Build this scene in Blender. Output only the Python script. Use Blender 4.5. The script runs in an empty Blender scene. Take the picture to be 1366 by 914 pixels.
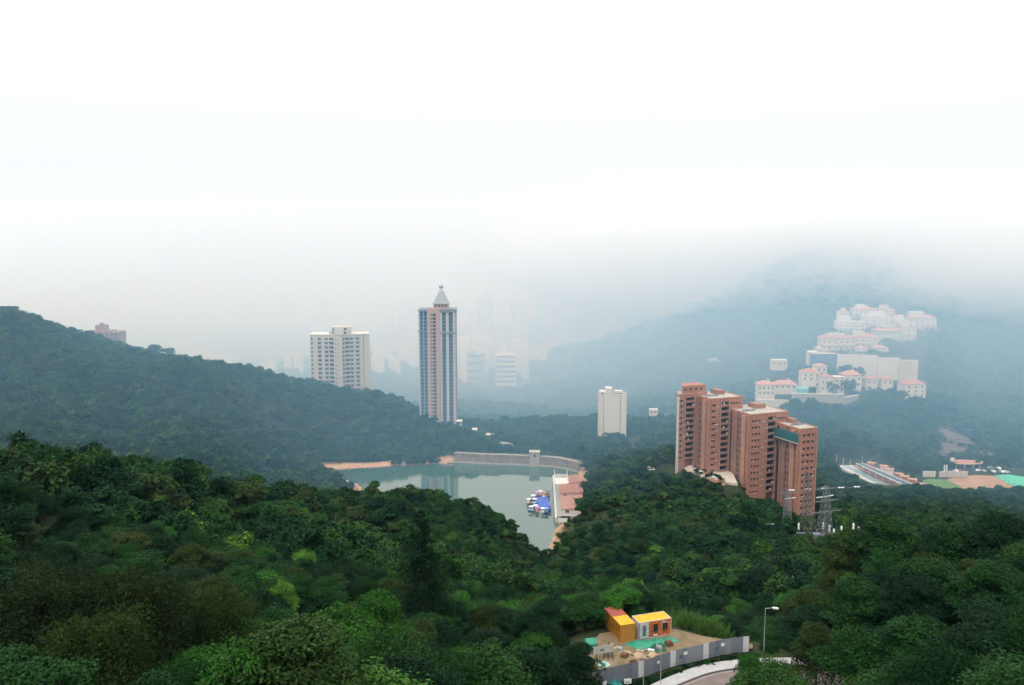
import bpy, bmesh, math, random
import numpy as np
from mathutils import Vector, Matrix

scene = bpy.context.scene
COL = scene.collection
PI = math.pi
R_ = math.radians

# ------------------------------------------------------------------ camera
CAM_Z, PITCH, FPX = 136.0, R_(6.4), 1036.0
cam_d = bpy.data.cameras.new('camera')
cam_d.sensor_width = 36.0
cam_d.lens = 36.0 * FPX / 1366.0
cam_d.clip_start, cam_d.clip_end = 0.5, 20000
cam = bpy.data.objects.new('camera', cam_d)
COL.objects.link(cam)
cam.location = (0, 0, CAM_Z)
cam.rotation_euler = (PI / 2 - PITCH, 0, 0)
scene.camera = cam

# ------------------------------------------------------------------ render, world, sun
scene.view_settings.view_transform = 'Standard'
scene.view_settings.look = 'None'
scene.view_settings.exposure = 0.26
scene.view_settings.gamma = 1.0
cy = scene.cycles
cy.use_denoising = True
try:
    cy.denoiser = 'OPENIMAGEDENOISE'
except Exception:
    pass
cy.max_bounces = 12
cy.diffuse_bounces = 2
cy.glossy_bounces = 3
cy.transmission_bounces = 3
cy.volume_bounces = 10
cy.transparent_max_bounces = 8
cy.sample_clamp_indirect = 4.0
cy.caustics_reflective = cy.caustics_refractive = False

SUN_EL, SUN_AZ = R_(58), R_(205)          # azimuth from north (+Y), clockwise: behind the camera
world = bpy.data.worlds.new('World')
scene.world = world
world.use_nodes = True
nt = world.node_tree
nt.nodes.clear()
N = nt.nodes.new
wo, bg = N('ShaderNodeOutputWorld'), N('ShaderNodeBackground')
sky = N('ShaderNodeTexSky')
sky.sky_type = 'NISHITA'
sky.sun_disc = False
sky.sun_elevation = SUN_EL
sky.sun_rotation = SUN_AZ
sky.air_density, sky.dust_density = 1.0, 4.0
# overcast: an even cloud layer, brighter towards the zenith, lets little of the clear sky through
tc, sep = N('ShaderNodeTexCoord'), N('ShaderNodeSeparateXYZ')
nt.links.new(tc.outputs['Generated'], sep.inputs[0])
mx = N('ShaderNodeMath'); mx.operation = 'MAXIMUM'; mx.inputs[1].default_value = 0.0
nt.links.new(sep.outputs['Z'], mx.inputs[0])
ma = N('ShaderNodeMath'); ma.operation = 'MULTIPLY_ADD'
ma.inputs[1].default_value, ma.inputs[2].default_value = 6.6, 7.95
nt.links.new(mx.outputs[0], ma.inputs[0])
cl = N('ShaderNodeMix'); cl.data_type = 'RGBA'; cl.blend_type = 'MULTIPLY'
cl.inputs[0].default_value = 1.0
cl.inputs[6].default_value = (0.955, 0.985, 1.0, 1)
nt.links.new(ma.outputs[0], cl.inputs[7])
mixs = N('ShaderNodeMix'); mixs.data_type = 'RGBA'
mixs.inputs[0].default_value = 0.94
nt.links.new(sky.outputs[0], mixs.inputs[6])
nt.links.new(cl.outputs[2], mixs.inputs[7])
nt.links.new(mixs.outputs[2], bg.inputs[0])
bg.inputs[1].default_value = 0.1
nt.links.new(bg.outputs[0], wo.inputs[0])

sun_d = bpy.data.lights.new('sun', 'SUN')
sun_d.energy, sun_d.angle, sun_d.color = 1.4, R_(14), (1.0, 0.96, 0.9)
sun = bpy.data.objects.new('sun', sun_d)
COL.objects.link(sun)
sd = Vector((math.sin(SUN_AZ) * math.cos(SUN_EL), math.cos(SUN_AZ) * math.cos(SUN_EL), math.sin(SUN_EL)))
sun.rotation_euler = sd.to_track_quat('Z', 'Y').to_euler()
sun.location = sd * 3000

# ------------------------------------------------------------------ survey helpers
CP, SP = math.cos(PITCH), math.sin(PITCH)


def ray(px, py):
    a, b = (px - 683) / FPX, (457 - py) / FPX
    return a, CP + b * SP, -SP + b * CP


def at(px, py, Y):
    x, y, z = ray(px, py)
    t = Y / y
    return Vector((x * t, Y, CAM_Z + z * t))


def at_z(px, py, z0=0.0):
    x, y, z = ray(px, py)
    t = (z0 - CAM_Z) / z
    return Vector((x * t, y * t, z0))


def project(x, y, z):
    dz = z - CAM_Z
    D = y * CP - dz * SP
    V = y * SP + dz * CP
    return 683 + FPX * x / D, 457 - FPX * V / D


# ------------------------------------------------------------------ materials
MATS = {}


def nodes_of(name):
    m = bpy.data.materials.new(name)
    m.use_nodes = True
    m.node_tree.nodes.clear()
    return m, m.node_tree.nodes.new, m.node_tree.links.new


def mat(name, col, rough=0.8, var=0.15, scale=0.6, bump=0.0, spec=0.3, metal=0.0, col2=None, streak=0.0):
    """plain surface with two octaves of noise in its colour, an optional second colour and rain streaks"""
    if name in MATS:
        return MATS[name]
    m, n, l = nodes_of(name)
    out, b = n('ShaderNodeOutputMaterial'), n('ShaderNodeBsdfPrincipled')
    tcn = n('ShaderNodeTexCoord')
    nz = n('ShaderNodeTexNoise')
    nz.inputs['Scale'].default_value = scale
    nz.inputs['Detail'].default_value = 6
    nz.inputs['Roughness'].default_value = 0.65
    l(tcn.outputs['Object'], nz.inputs['Vector'])
    mp = n('ShaderNodeMapRange')
    mp.inputs[1].default_value, mp.inputs[2].default_value = 0.3, 0.7
    l(nz.outputs['Fac'], mp.inputs[0])
    fac = mp.outputs[0]
    if streak:
        mpp = n('ShaderNodeMapping')
        mpp.inputs['Scale'].default_value = (1.3, 1.3, 0.05)
        l(tcn.outputs['Object'], mpp.inputs[0])
        n2 = n('ShaderNodeTexNoise')
        n2.inputs['Scale'].default_value = 1.0
        n2.inputs['Detail'].default_value = 4
        l(mpp.outputs[0], n2.inputs['Vector'])
        mm = n('ShaderNodeMix')
        mm.inputs[0].default_value = streak
        l(mp.outputs[0], mm.inputs[2])
        l(n2.outputs['Fac'], mm.inputs[3])
        fac = mm.outputs[0]
    c2 = col2 if col2 else tuple(c * (1 - var) for c in col)
    c1 = col if col2 else tuple(min(1, c * (1 + var)) for c in col)
    mix = n('ShaderNodeMix'); mix.data_type = 'RGBA'
    mix.inputs[6].default_value = (*c1, 1)
    mix.inputs[7].default_value = (*c2, 1)
    l(fac, mix.inputs[0])
    l(mix.outputs[2], b.inputs['Base Color'])
    b.inputs['Roughness'].default_value = rough
    b.inputs['Specular IOR Level'].default_value = spec
    b.inputs['Metallic'].default_value = metal
    if bump:
        bp = n('ShaderNodeBump')
        bp.inputs['Strength'].default_value = bump
        bp.inputs['Distance'].default_value = 0.1
        l(nz.outputs['Fac'], bp.inputs['Height'])
        l(bp.outputs[0], b.inputs['Normal'])
    l(b.outputs[0], out.inputs[0])
    MATS[name] = m
    return m


def leaf_mat(name, ramp, by_object):
    """foliage: the tree's own tint (object colour, or a random pick from RAMP for scattered trees) times
    a tone stored per leaf clump"""
    m, n, l = nodes_of(name)
    out, b = n('ShaderNodeOutputMaterial'), n('ShaderNodeBsdfPrincipled')
    oi = n('ShaderNodeObjectInfo')
    at_ = n('ShaderNodeAttribute'); at_.attribute_name = 'tone'
    if by_object:
        base = oi.outputs['Color']
    else:
        cr = n('ShaderNodeValToRGB')
        cr.color_ramp.interpolation = 'LINEAR'
        els = cr.color_ramp.elements
        while len(els) < len(ramp):
            els.new(0.5)
        for i, (p, c) in enumerate(ramp):
            els[i].position = p
            els[i].color = (*c, 1)
        l(oi.outputs['Random'], cr.inputs[0])
        base = cr.outputs[0]
    mul = n('ShaderNodeMix'); mul.data_type = 'RGBA'; mul.blend_type = 'MULTIPLY'
    mul.inputs[0].default_value = 1.0
    l(base, mul.inputs[6])
    l(at_.outputs['Color'], mul.inputs[7])
    l(mul.outputs[2], b.inputs['Base Color'])
    b.inputs['Roughness'].default_value = 0.6
    b.inputs['Specular IOR Level'].default_value = 0.06
    tr = n('ShaderNodeBsdfTranslucent')
    l(mul.outputs[2], tr.inputs[0])
    ms = n('ShaderNodeMixShader')
    ms.inputs[0].default_value = 0.12
    l(b.outputs[0], ms.inputs[1])
    l(tr.outputs[0], ms.inputs[2])
    l(ms.outputs[0], out.inputs[0])
    MATS[name] = m
    return m


def volume_mat(name, col, density, aniso):
    """air that scatters COL x DENSITY per metre and absorbs nothing"""
    m, n, l = nodes_of(name)
    out, v = n('ShaderNodeOutputMaterial'), n('ShaderNodeVolumePrincipled')
    v.inputs['Absorption Color'].default_value = (1, 1, 1, 1)
    v.inputs['Color'].default_value = (*col, 1)
    v.inputs['Density'].default_value = density
    v.inputs['Anisotropy'].default_value = aniso
    l(v.outputs[0], out.inputs['Volume'])
    MATS[name] = m
    return m


# ------------------------------------------------------------------ object helpers
def tag(o, label=None, cat=None, group=None, kind=None):
    if label: o['label'] = label
    if cat: o['category'] = cat
    if group: o['group'] = group
    if kind: o['kind'] = kind
    return o


def thing(name, label, cat, loc=(0, 0, 0), rz=0.0, group=None):
    o = bpy.data.objects.new(name, None)
    o.empty_display_size = 0.5
    COL.objects.link(o)
    o.location = loc
    o.rotation_euler = (0, 0, rz)
    return tag(o, label, cat, group)


def link_mesh(name, me, parent=None, loc=None, rz=None, kind=None):
    o = bpy.data.objects.new(name, me)
    COL.objects.link(o)
    if parent is not None:
        o.parent = parent
    if loc is not None:
        o.location = loc
    if rz is not None:
        o.rotation_euler = (0, 0, rz)
    if kind:
        o['kind'] = kind
    return o


def mesh_np(name, verts, quads, material=None, smooth=False):
    verts = np.asarray(verts, dtype=np.float32)
    quads = np.asarray(quads, dtype=np.int32)
    k = quads.shape[1]
    me = bpy.data.meshes.new(name)
    me.vertices.add(len(verts))
    me.vertices.foreach_set('co', verts.ravel())
    me.loops.add(quads.size)
    me.loops.foreach_set('vertex_index', quads.ravel())
    me.polygons.add(len(quads))
    me.polygons.foreach_set('loop_start', np.arange(0, quads.size, k, dtype=np.int32))
    me.polygons.foreach_set('loop_total', np.full(len(quads), k, dtype=np.int32))
    if smooth:
        me.polygons.foreach_set('use_smooth', np.ones(len(quads), dtype=bool))
    me.update(calc_edges=True)
    if material:
        me.materials.append(material)
    return me


class MB:
    """collects boxes, tubes and prisms into one mesh"""

    def __init__(self):
        self.v, self.f = [], []

    def quad(self, a, b, c, d):
        i = len(self.v)
        self.v += [tuple(a), tuple(b), tuple(c), tuple(d)]
        self.f.append((i, i + 1, i + 2, i + 3))

    def poly(self, pts):
        i = len(self.v)
        self.v += [tuple(p) for p in pts]
        self.f.append(tuple(range(i, i + len(pts))))

    def box(self, x0, x1, y0, y1, z0, z1):
        i = len(self.v)
        self.v += [(x0, y0, z0), (x1, y0, z0), (x1, y1, z0), (x0, y1, z0), (x0, y0, z1), (x1, y0, z1), (x1, y1, z1), (x0, y1, z1)]
        self.f += [tuple(i + k for k in q) for q in ((0, 3, 2, 1), (4, 5, 6, 7), (0, 1, 5, 4), (1, 2, 6, 5), (2, 3, 7, 6), (3, 0, 4, 7))]
        return self

    def prism(self, pts, z0, z1):
        """vertical prism over a counter-clockwise plan polygon"""
        n, i = len(pts), len(self.v)
        self.v += [(p[0], p[1], z0) for p in pts] + [(p[0], p[1], z1) for p in pts]
        self.f.append(tuple(i + k for k in reversed(range(n))))
        self.f.append(tuple(i + n + k for k in range(n)))
        for k in range(n):
            j = (k + 1) % n
            self.f.append((i + k, i + j, i + n + j, i + n + k))
        return self

    def tube(self, a, b, r0, r1=None, n=6, cap=True):
        r1 = r0 if r1 is None else r1
        a, b = Vector(a), Vector(b)
        d = (b - a)
        if d.length < 1e-6:
            return self
        d.normalize()
        u = d.cross(Vector((0, 0, 1)) if abs(d.z) < 0.9 else Vector((1, 0, 0))).normalized()
        w = d.cross(u)
        i = len(self.v)
        for c, r in ((a, r0), (b, r1)):
            for k in range(n):
                t = 2 * PI * k / n
                self.v.append(tuple(c + u * (r * math.cos(t)) + w * (r * math.sin(t))))
        for k in range(n):
            j = (k + 1) % n
            self.f.append((i + k, i + n + k, i + n + j, i + j))
        if cap:
            self.f.append(tuple(i + k for k in range(n)))
            self.f.append(tuple(i + n + k for k in reversed(range(n))))
        return self

    def beam(self, a, b, w, h):
        """box of width w and height h along a-b"""
        a, b = Vector(a), Vector(b)
        d = (b - a).normalized()
        s = d.cross(Vector((0, 0, 1)) if abs(d.z) < 0.95 else Vector((0, 1, 0))).normalized()
        u = s.cross(d)
        i = len(self.v)
        for c in (a, b):
            for (p, q) in ((-1, -1), (1, -1), (1, 1), (-1, 1)):
                self.v.append(tuple(c + s * (p * w / 2) + u * (q * h / 2)))
        self.f += [tuple(i + k for k in q) for q in ((0, 3, 2, 1), (4, 5, 6, 7), (0, 1, 5, 4), (1, 2, 6, 5), (2, 3, 7, 6), (3, 0, 4, 7))]
        return self

    def dome(self, c, r, rz, n=10, m=5):
        i = len(self.v)
        for a in range(m + 1):
            t = PI / 2 * a / m
            for k in range(n):
                p = 2 * PI * k / n
                self.v.append((c[0] + r * math.cos(t) * math.cos(p), c[1] + r * math.cos(t) * math.sin(p), c[2] + rz * math.sin(t)))
        for a in range(m):
            for k in range(n):
                j = (k + 1) % n
                self.f.append((i + a * n + k, i + a * n + j, i + (a + 1) * n + j, i + (a + 1) * n + k))
        return self

    def mesh(self, name, material, smooth=False):
        me = bpy.data.meshes.new(name)
        me.from_pydata(self.v, [], self.f)
        if smooth:
            for p in me.polygons:
                p.use_smooth = True
        me.update()
        if material:
            me.materials.append(material)
        return me

    def build(self, name, material, parent=None, loc=None, rz=None, kind=None, smooth=False):
        return link_mesh(name, self.mesh(name, material, smooth), parent, loc, rz, kind)


def copy_tree(o, parent=None):
    c = o.copy()
    COL.objects.link(c)
    if parent is not None:
        c.parent = parent
    for ch in list(o.children):
        copy_tree(ch, c)
    return c


# ------------------------------------------------------------------ terrain
# surveyed spot heights: picture position, distance, height of the tree canopy there
SPOTS = [
    # slope below the camera
    (0, 914, 55, 7), (300, 914, 60, 7), (600, 914, 75, 7), (750, 914, 88, 6), (0, 750, 90, 7), (200, 760, 100, 7),
    (150, 680, 135, 7), (400, 760, 130, 6), (560, 760, 150, 7), (600, 800, 120, 7), (700, 790, 150, 7), (700, 850, 105, 7),
    (450, 850, 90, 7), (500, 700, 230, 6), (650, 720, 260, 6), (730, 762, 255, 6), (722, 757, 295, 6), (738, 757, 295, 6), (708, 742, 318, 6), (600, 690, 290, 6), (400, 700, 200, 6), (250, 680, 180, 6),
    # crest of the near ridge
    (0, 600, 150, 7), (60, 608, 160, 7), (150, 624, 175, 6), (250, 642, 200, 6), (340, 657, 230, 6), (430, 668, 260, 5.5),
    (500, 672, 285, 5.5), (580, 668, 308, 6), (640, 682, 320, 6), (690, 700, 335, 5),
    # hollow behind it
    (-200, 640, 270, 8), (150, 640, 275, 8), (250, 655, 300, 8),
    # the hill across the water
    (100, 600, 380, 6), (0, 560, 430, 6), (0, 500, 500, 6), (-250, 480, 560, 6), (0, 413, 600, 6), (-200, 395, 620, 6), (60, 430, 596, 6), (120, 452, 590, 6), (180, 465, 582, 6), (230, 472, 575, 6),
    (310, 487, 565, 6), (400, 512, 560, 6), (500, 533, 560, 6), (560, 556, 545, 6), (620, 571, 530, 6), (650, 585, 520, 6),
    (200, 540, 480, 6), (300, 560, 470, 6), (300, 600, 420, 6), (300, 630, 385, 6), (200, 600, 405, 6), (350, 640, 425, 5),
    (415, 652, 437, 4), (480, 600, 510, 5), (480, 570, 530, 6), (560, 590, 515, 5), (400, 580, 500, 6),
    # wooded knoll beside the boathouse and the ground up to the brick flats
    (775, 620, 440, 7), (800, 613, 435, 7), (830, 616, 425, 7), (870, 628, 400, 7), (910, 640, 385, 7), (950, 656, 372, 7),
    (1000, 664, 360, 7), (1040, 690, 340, 7), (780, 680, 375, 6), (800, 700, 330, 7), (850, 720, 320, 7), (800, 760, 285, 7),
    (850, 790, 235, 7), (900, 815, 165, 7), (950, 780, 200, 7), (950, 720, 280, 7), (1000, 760, 215, 8),
    (930, 612, 405, 0), (975, 640, 402, 0), (1030, 668, 388, 0), (1085, 691, 378, 0), (1090, 640, 420, 0),
    # container yard and road
    (800, 870, 103, 0), (860, 850, 108, 0), (900, 855, 109, 0), (930, 900, 100, 0), (990, 875, 108, 0), (850, 905, 98, 0), (840, 815, 130, 2),
    # substation, near slope with big trees
    (1060, 722, 292, 0), (1100, 728, 290, 0), (1150, 722, 292, 0), (1080, 745, 275, 2), (1120, 642, 435, 12), (1170, 664, 420, 12), (1220, 671, 412, 12), (1270, 664, 420, 10), (1330, 659, 430, 9), (1366, 659, 432, 9), (1200, 690, 370, 7), (1300, 688, 380, 6), (1100, 660, 400, 7),
    (1150, 705, 128, 13), (1250, 690, 122, 13), (1366, 685, 112, 12), (1050, 790, 118, 12), (1200, 800, 90, 12), (1100, 880, 92, 8), (1366, 914, 52, 10), (1200, 914, 66, 10), (1366, 800, 72, 11),
    (1020, 860, 106, 0),
    # valley floor to the right
    (1290, 650, 475, 0), (1366, 650, 480, 0), (1250, 640, 485, 0), (1180, 648, 470, 0), (1140, 628, 500, 0), (1300, 622, 520, 0), (1366, 625, 525, 0),
    (1260, 600, 560, 6), (1366, 600, 560, 6), (1150, 560, 640, 6), (1110, 590, 570, 6),
    # behind the dam
    (640, 582, 560, 5), (660, 590, 540, 4), (700, 585, 590, 7), (740, 590, 545, 6), (700, 562, 720, 7), (640, 540, 900, 8), (817, 604, 556, 0), (870, 565, 690, 7), (850, 607, 500, 2), (880, 600, 520, 6),
    # villas on the mountain
    (1030, 537, 690, 3), (1110, 524, 700, 0), (1180, 522, 700, 2), (1225, 532, 690, 0), (1170, 503, 762, 0), (1170, 474, 790, 0), (1150, 466, 825, 0), (1190, 442, 885, 0), (1200, 424, 930, 0), (1150, 420, 950, 0),
    # the mountain
    (1300, 545, 720, 6), (1340, 565, 670, 6), (1300, 490, 870, 6), (1366, 440, 990, 6), (1300, 402, 1080, 6), (1366, 345, 1220, 6), (1500, 340, 1220, 6),
    (900, 500, 1000, 7), (800, 540, 900, 7), (950, 480, 1010, 7), (1000, 442, 1060, 7), (700, 530, 1080, 7), (750, 502, 1220, 7), (850, 530, 880, 7), (980, 500, 900, 7), (940, 530, 780, 7), (1050, 480, 880, 6),
    (615, 508, 1480, 6), (655, 500, 1440, 6), (700, 487, 1400, 6), (750, 475, 1375, 6), (800, 463, 1350, 6), (850, 448, 1320, 6), (885, 434, 1300, 6), (920, 415, 1280, 6), (950, 403, 1265, 6), (980, 392, 1250, 6),
    (1010, 372, 1230, 6), (1045, 350, 1210, 6), (1110, 338, 1220, 6), (1200, 336, 1230, 6), (1290, 336, 1240, 6),
    # low hill and valley in the distance
    (450, 482, 1420, 6), (350, 500, 1350, 6), (550, 478, 1450, 6), (450, 520, 1100, 6), (540, 540, 900, 6), (300, 510, 1200, 6), (100, 520, 1100, 6), (-200, 500, 1000, 6),
    (640, 520, 1280, 6),
]
GX, GY, GZ = [], [], []
for (px, py, Y, can) in SPOTS:
    p = at(px, py, Y)
    GX.append(p.x); GY.append(p.y); GZ.append(p.z - can)
# spots known from the lie of the land, not seen in the picture
for (x, y, z) in [(0, -40, 133), (0, 0, 124), (0, 28, 110), (-60, 0, 122), (60, 0, 122), (-120, 0, 124), (120, 0, 124), (-90, 40, 112), (80, 40, 108), (-160, 90, 104), (160, 90, 100), (-300, 150, 100), (300, 150, 60),
                  (-300, 280, 60), (300, 300, 20), (-420, 420, 70), (-380, 720, 40), (-200, 720, -10), (0, 720, -30), (-350, 900, -40), (450, 450, 0), (700, 600, 30), (900, 900, 120), (800, 1250, 140),
                  (300, 1700, -40), (600, 1700, 20), (1200, 1700, 60), (0, 1800, -112), (-500, 1800, -112), (-1200, 1800, -110), (-2000, 1800, -105), (500, 2300, -112), (1500, 2600, -100), (0, 2600, -113), (-1500, 2600, -113),
                  (-2500, 3600, -113), (0, 3600, -113), (2500, 3600, -113), (-4000, 5400, -113), (0, 5400, -113), (4000, 5400, -113), (-800, 1200, -40)]:
    GX.append(x); GY.append(y); GZ.append(z)
GX, GY, GZ = map(np.array, (GX, GY, GZ))


def uv_of(x, y):
    return 2.6 * x / (y + 110.0), np.log(y + 110.0) * 1.7


GU, GV = uv_of(GX, GY)


def kern(du, dv):
    return np.sqrt(du * du + dv * dv + 0.0035)


A = kern(GU[:, None] - GU[None, :], GV[:, None] - GV[None, :])
n_ = len(GU)
Pm = np.stack([np.ones(n_), GU, GV], 1)
M_ = np.zeros((n_ + 3, n_ + 3))
M_[:n_, :n_] = A - 0.004 * np.eye(n_)
M_[:n_, n_:] = Pm
M_[n_:, :n_] = Pm.T
W_ = np.linalg.solve(M_, np.concatenate([GZ, np.zeros(3)]))

SHORE_PX = [(607, 617), (650, 619.5), (700, 621), (735, 623), (757, 626.5), (771, 630), (776, 642), (771, 668), (764, 690), (750, 698), (741, 706), (735, 724), (728, 747), (713, 738), (693, 714), (670, 707), (600, 708),
            (540, 698), (490, 684), (450, 676), (410, 679), (404, 672), (440, 669), (472, 663), (487, 656), (481, 649), (468, 643), (452, 634), (437, 628.5), (452, 625.5), (500, 623), (530, 621), (580, 619)]
SHORE = [at_z(*p) for p in SHORE_PX]
SX = np.array([p.x for p in SHORE]); SY = np.array([p.y for p in SHORE])


def poly_sd(x, y, PX, PY):
    """signed distance to a polygon, positive outside"""
    best = np.full(x.shape, 1e9)
    inside = np.zeros(x.shape, dtype=bool)
    m = len(PX)
    for i in range(m):
        ax, ay, bx, by = PX[i], PY[i], PX[(i + 1) % m], PY[(i + 1) % m]
        dx, dy = bx - ax, by - ay
        t = np.clip(((x - ax) * dx + (y - ay) * dy) / (dx * dx + dy * dy + 1e-9), 0, 1)
        best = np.minimum(best, np.hypot(x - ax - t * dx, y - ay - t * dy))
        c = ((ay > y) != (by > y)) & (x < dx * (y - ay) / (dy + 1e-12) + ax)
        inside ^= c
    return np.where(inside, -best, best)


# level pads cut into the terrain: plan polygon, height, width of the bank round it
PADS = []


def smooth01(t):
    t = np.clip(t, 0, 1)
    return t * t * (3 - 2 * t)


def bumps(x, y):
    s = np.sin
    return (s(x * .071 + 1.3 * s(y * .043)) * s(y * .083 + 1.1 * s(x * .037)) * 1.0 + s(x * .21 + 2 * s(y * .11)) * s(y * .19 + x * .05) * .35)


def height(x, y):
    x = np.atleast_1d(np.asarray(x, float)); y = np.atleast_1d(np.asarray(y, float))
    shp = x.shape
    x, y = x.ravel(), y.ravel()
    u, v = uv_of(x, y)
    h = np.zeros(len(x))
    for s in range(0, len(x), 20000):
        e = min(s + 20000, len(x))
        h[s:e] = kern(u[s:e, None] - GU[None], v[s:e, None] - GV[None]) @ W_[:n_] + W_[n_] + W_[n_ + 1] * u[s:e] + W_[n_ + 2] * v[s:e]
    h += bumps(x, y) * np.clip(y / 300, 0.2, 3.0) * 0.8
    h = np.maximum(h, -113 + 0.4 * bumps(x * .3, y * .3))
    near = (y > 250) & (y < 620) & (np.abs(x) < 260)
    if near.any():
        sdv = poly_sd(x[near], y[near], SX, SY)
        hn = h[near]
        bank = np.where(sdv < 0, np.maximum(-7, sdv * 0.55), np.minimum(sdv * 0.55, 30))
        w = smooth01((sdv - 1.0) / 14.0)
        hn2 = np.where(sdv < 0, bank, np.maximum(bank * (1 - w) + hn * w, np.minimum(0.35 * sdv, 1.2)))
        # the land drops away behind the dam
        h[near] = hn2
    for (PX, PY, z, bank) in PADS:
        box = (x > PX.min() - bank) & (x < PX.max() + bank) & (y > PY.min() - bank) & (y < PY.max() + bank)
        if box.any():
            sdv = poly_sd(x[box], y[box], PX, PY)
            w = 1 - smooth01(sdv / bank)
            zz = z(x[box], y[box]) if callable(z) else z
            h[box] = h[box] * (1 - w) + zz * w
    return h.reshape(shp)


def hz(x, y):
    return float(height([x], [y])[0])


def pad(pts, z, bank):
    PX = np.array([p[0] for p in pts]); PY = np.array([p[1] for p in pts])
    PADS.append((PX, PY, z, bank))
    return PX, PY


CLEAR = []      # plan polygons kept free of trees, with a margin


def clear(pts, margin=2.0):
    CLEAR.append((np.array([p[0] for p in pts]), np.array([p[1] for p in pts]), margin))

# ------------------------------------------------------------------ level places and clearings
def plan(pts, z):
    return [tuple(at_z(px, py, z))[:2] for px, py in pts]


YARD_Z, ROAD_Z, SUB_Z, FIELD_Z = 79.5, 79.0, 20.0, -8.5
FENCE_PX = [(796, 915), (802, 911.5), (830, 906), (857, 900), (892, 888), (936, 877), (971, 869.5), (1004, 866)]
FENCE = plan(FENCE_PX, YARD_Z)
YARD = plan([(776, 900), (782, 868), (800, 846), (842, 840), (900, 840), (940, 850), (1004, 860)], YARD_Z) + FENCE[::-1]
pad(YARD, YARD_Z, 7.0)
clear(YARD, 0.5)
PAVE_OUT = plan([(800, 960), (838, 932), (872, 913), (905, 899), (936, 888.5), (975, 882), (1020, 879), (1080, 879), (1150, 884)], ROAD_Z)


def offset_line(pts, d):
    out = []
    for i, p in enumerate(pts):
        a = pts[max(i - 1, 0)]; b = pts[min(i + 1, len(pts) - 1)]
        dx, dy = b[0] - a[0], b[1] - a[1]
        L = math.hypot(dx, dy)
        out.append((p[0] + dy / L * d, p[1] - dx / L * d))
    return out


def dense(pts, k=6):
    """Catmull-Rom through the points"""
    out = []
    P = [pts[0]] + list(pts) + [pts[-1]]
    for i in range(1, len(P) - 2):
        p0, p1, p2, p3 = (np.array(P[i + j]) for j in (-1, 0, 1, 2))
        for j in range(k):
            t = j / k
            out.append(tuple(0.5 * ((2 * p1) + (-p0 + p2) * t + (2 * p0 - 5 * p1 + 4 * p2 - p3) * t * t + (-p0 + 3 * p1 - 3 * p2 + p3) * t ** 3)))
    out.append(tuple(pts[-1]))
    return out


PAVE_OUT = dense(PAVE_OUT)
KERB_LINE = offset_line(PAVE_OUT, 2.0)
ROAD_IN = offset_line(PAVE_OUT, 9.5)
ROAD_POLY = PAVE_OUT + ROAD_IN[::-1]
pad(offset_line(PAVE_OUT, -0.6) + offset_line(PAVE_OUT, 10.2)[::-1], ROAD_Z - 0.12, 6.0)
clear(ROAD_POLY, 1.0)
SUB = plan([(1046, 722), (1060, 714), (1150, 712), (1172, 722), (1150, 738), (1098, 742), (1060, 740)], SUB_Z)
pad(SUB, SUB_Z, 8.0)
clear(SUB, 0.0)
SLOPE_SUB = plan([(1040, 738), (1062, 728), (1108, 744), (1100, 752), (1060, 748)], 15.0)
clear(SLOPE_SUB, 0.0)
FIELD = plan([(1228, 644), (1245, 633), (1330, 628), (1400, 632), (1400, 656), (1300, 660), (1250, 664)], FIELD_Z)
pad(FIELD, FIELD_Z, 20.0)
clear(plan([(1224, 644), (1232, 630), (1330, 624), (1400, 632), (1400, 653), (1352, 652), (1300, 655), (1270, 658), (1240, 650)], FIELD_Z), 1.0)
STAND = plan([(1106, 628), (1122, 615), (1150, 613), (1235, 648), (1255, 662), (1215, 664), (1175, 660), (1120, 634)], FIELD_Z)
pad(STAND, FIELD_Z, 12.0)
clear(STAND, 1.0)
# brick flats: plan of the four staggered blocks (front corner, angle, widths)
BRICK_A = R_(21)
gx, gy = math.cos(BRICK_A), math.sin(BRICK_A)      # along the gables, receding to the right
bxd, byd = -math.sin(BRICK_A), math.cos(BRICK_A)   # back
BRICK_UNITS = [  # corner x, y, gable width, depth, base z, roof z, floors height, upper block
    (86.7, 401.0, 18.5, 10, 27.0, 63.2, 3.05, (3.2, 17.5, 4.6)),
    (102.7, 395.3, 20.0, 20, 22.0, 62.0, 3.15, None),
    (120.4, 385.0, 23.5, 24, 12.0, 55.9, 3.35, None),
    (141.9, 375.0, 10.8, 24, 4.0, 50.7, 3.35, None),
]
for (x, y, w, d, *_r) in BRICK_UNITS:
    clear([(x, y), (x + gx * w, y + gy * w), (x + gx * w + bxd * d, y + gy * w + byd * d), (x + bxd * d, y + byd * d)], 3.0)
PODIUM = plan([(903, 624), (909, 614), (945, 611), (978, 632), (984, 645), (968, 643), (935, 633)], 23)
pad(PODIUM, 22.0, 8.0)
clear(PODIUM, 2.5)
clear(plan([(1040, 684), (1062, 676), (1096, 688), (1094, 700), (1060, 700)], 5), 1.0)
# boathouse on the shore, dam
BOAT_C = at_z(748, 668, 3.0)
BOATHOUSE = [tuple(at_z(px, py, 2.5))[:2] for px, py in [(734, 640), (757, 632), (775, 640), (771, 668), (764, 690), (745, 704), (738, 700)]]
clear(BOATHOUSE, 1.0)
DAM_LINE = dense([tuple(at_z(px, py, 0.0))[:2] for px, py in [(606, 617), (650, 619.3), (690, 620.6), (735, 623.2), (757, 626.6), (771, 630)]])
clear(DAM_LINE + offset_line(DAM_LINE, -4.5)[::-1], 0.5)
clear([(60, 556), (84, 556), (84, 577), (60, 577)], 1.0)
# tall tower and left block footprints
TOWER_P = (at(585.5, 500, 575).x, 575.0)
clear([(TOWER_P[0] - 14, 562), (TOWER_P[0] + 14, 562), (TOWER_P[0] + 14, 592), (TOWER_P[0] - 14, 592)], 3.0)
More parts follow.
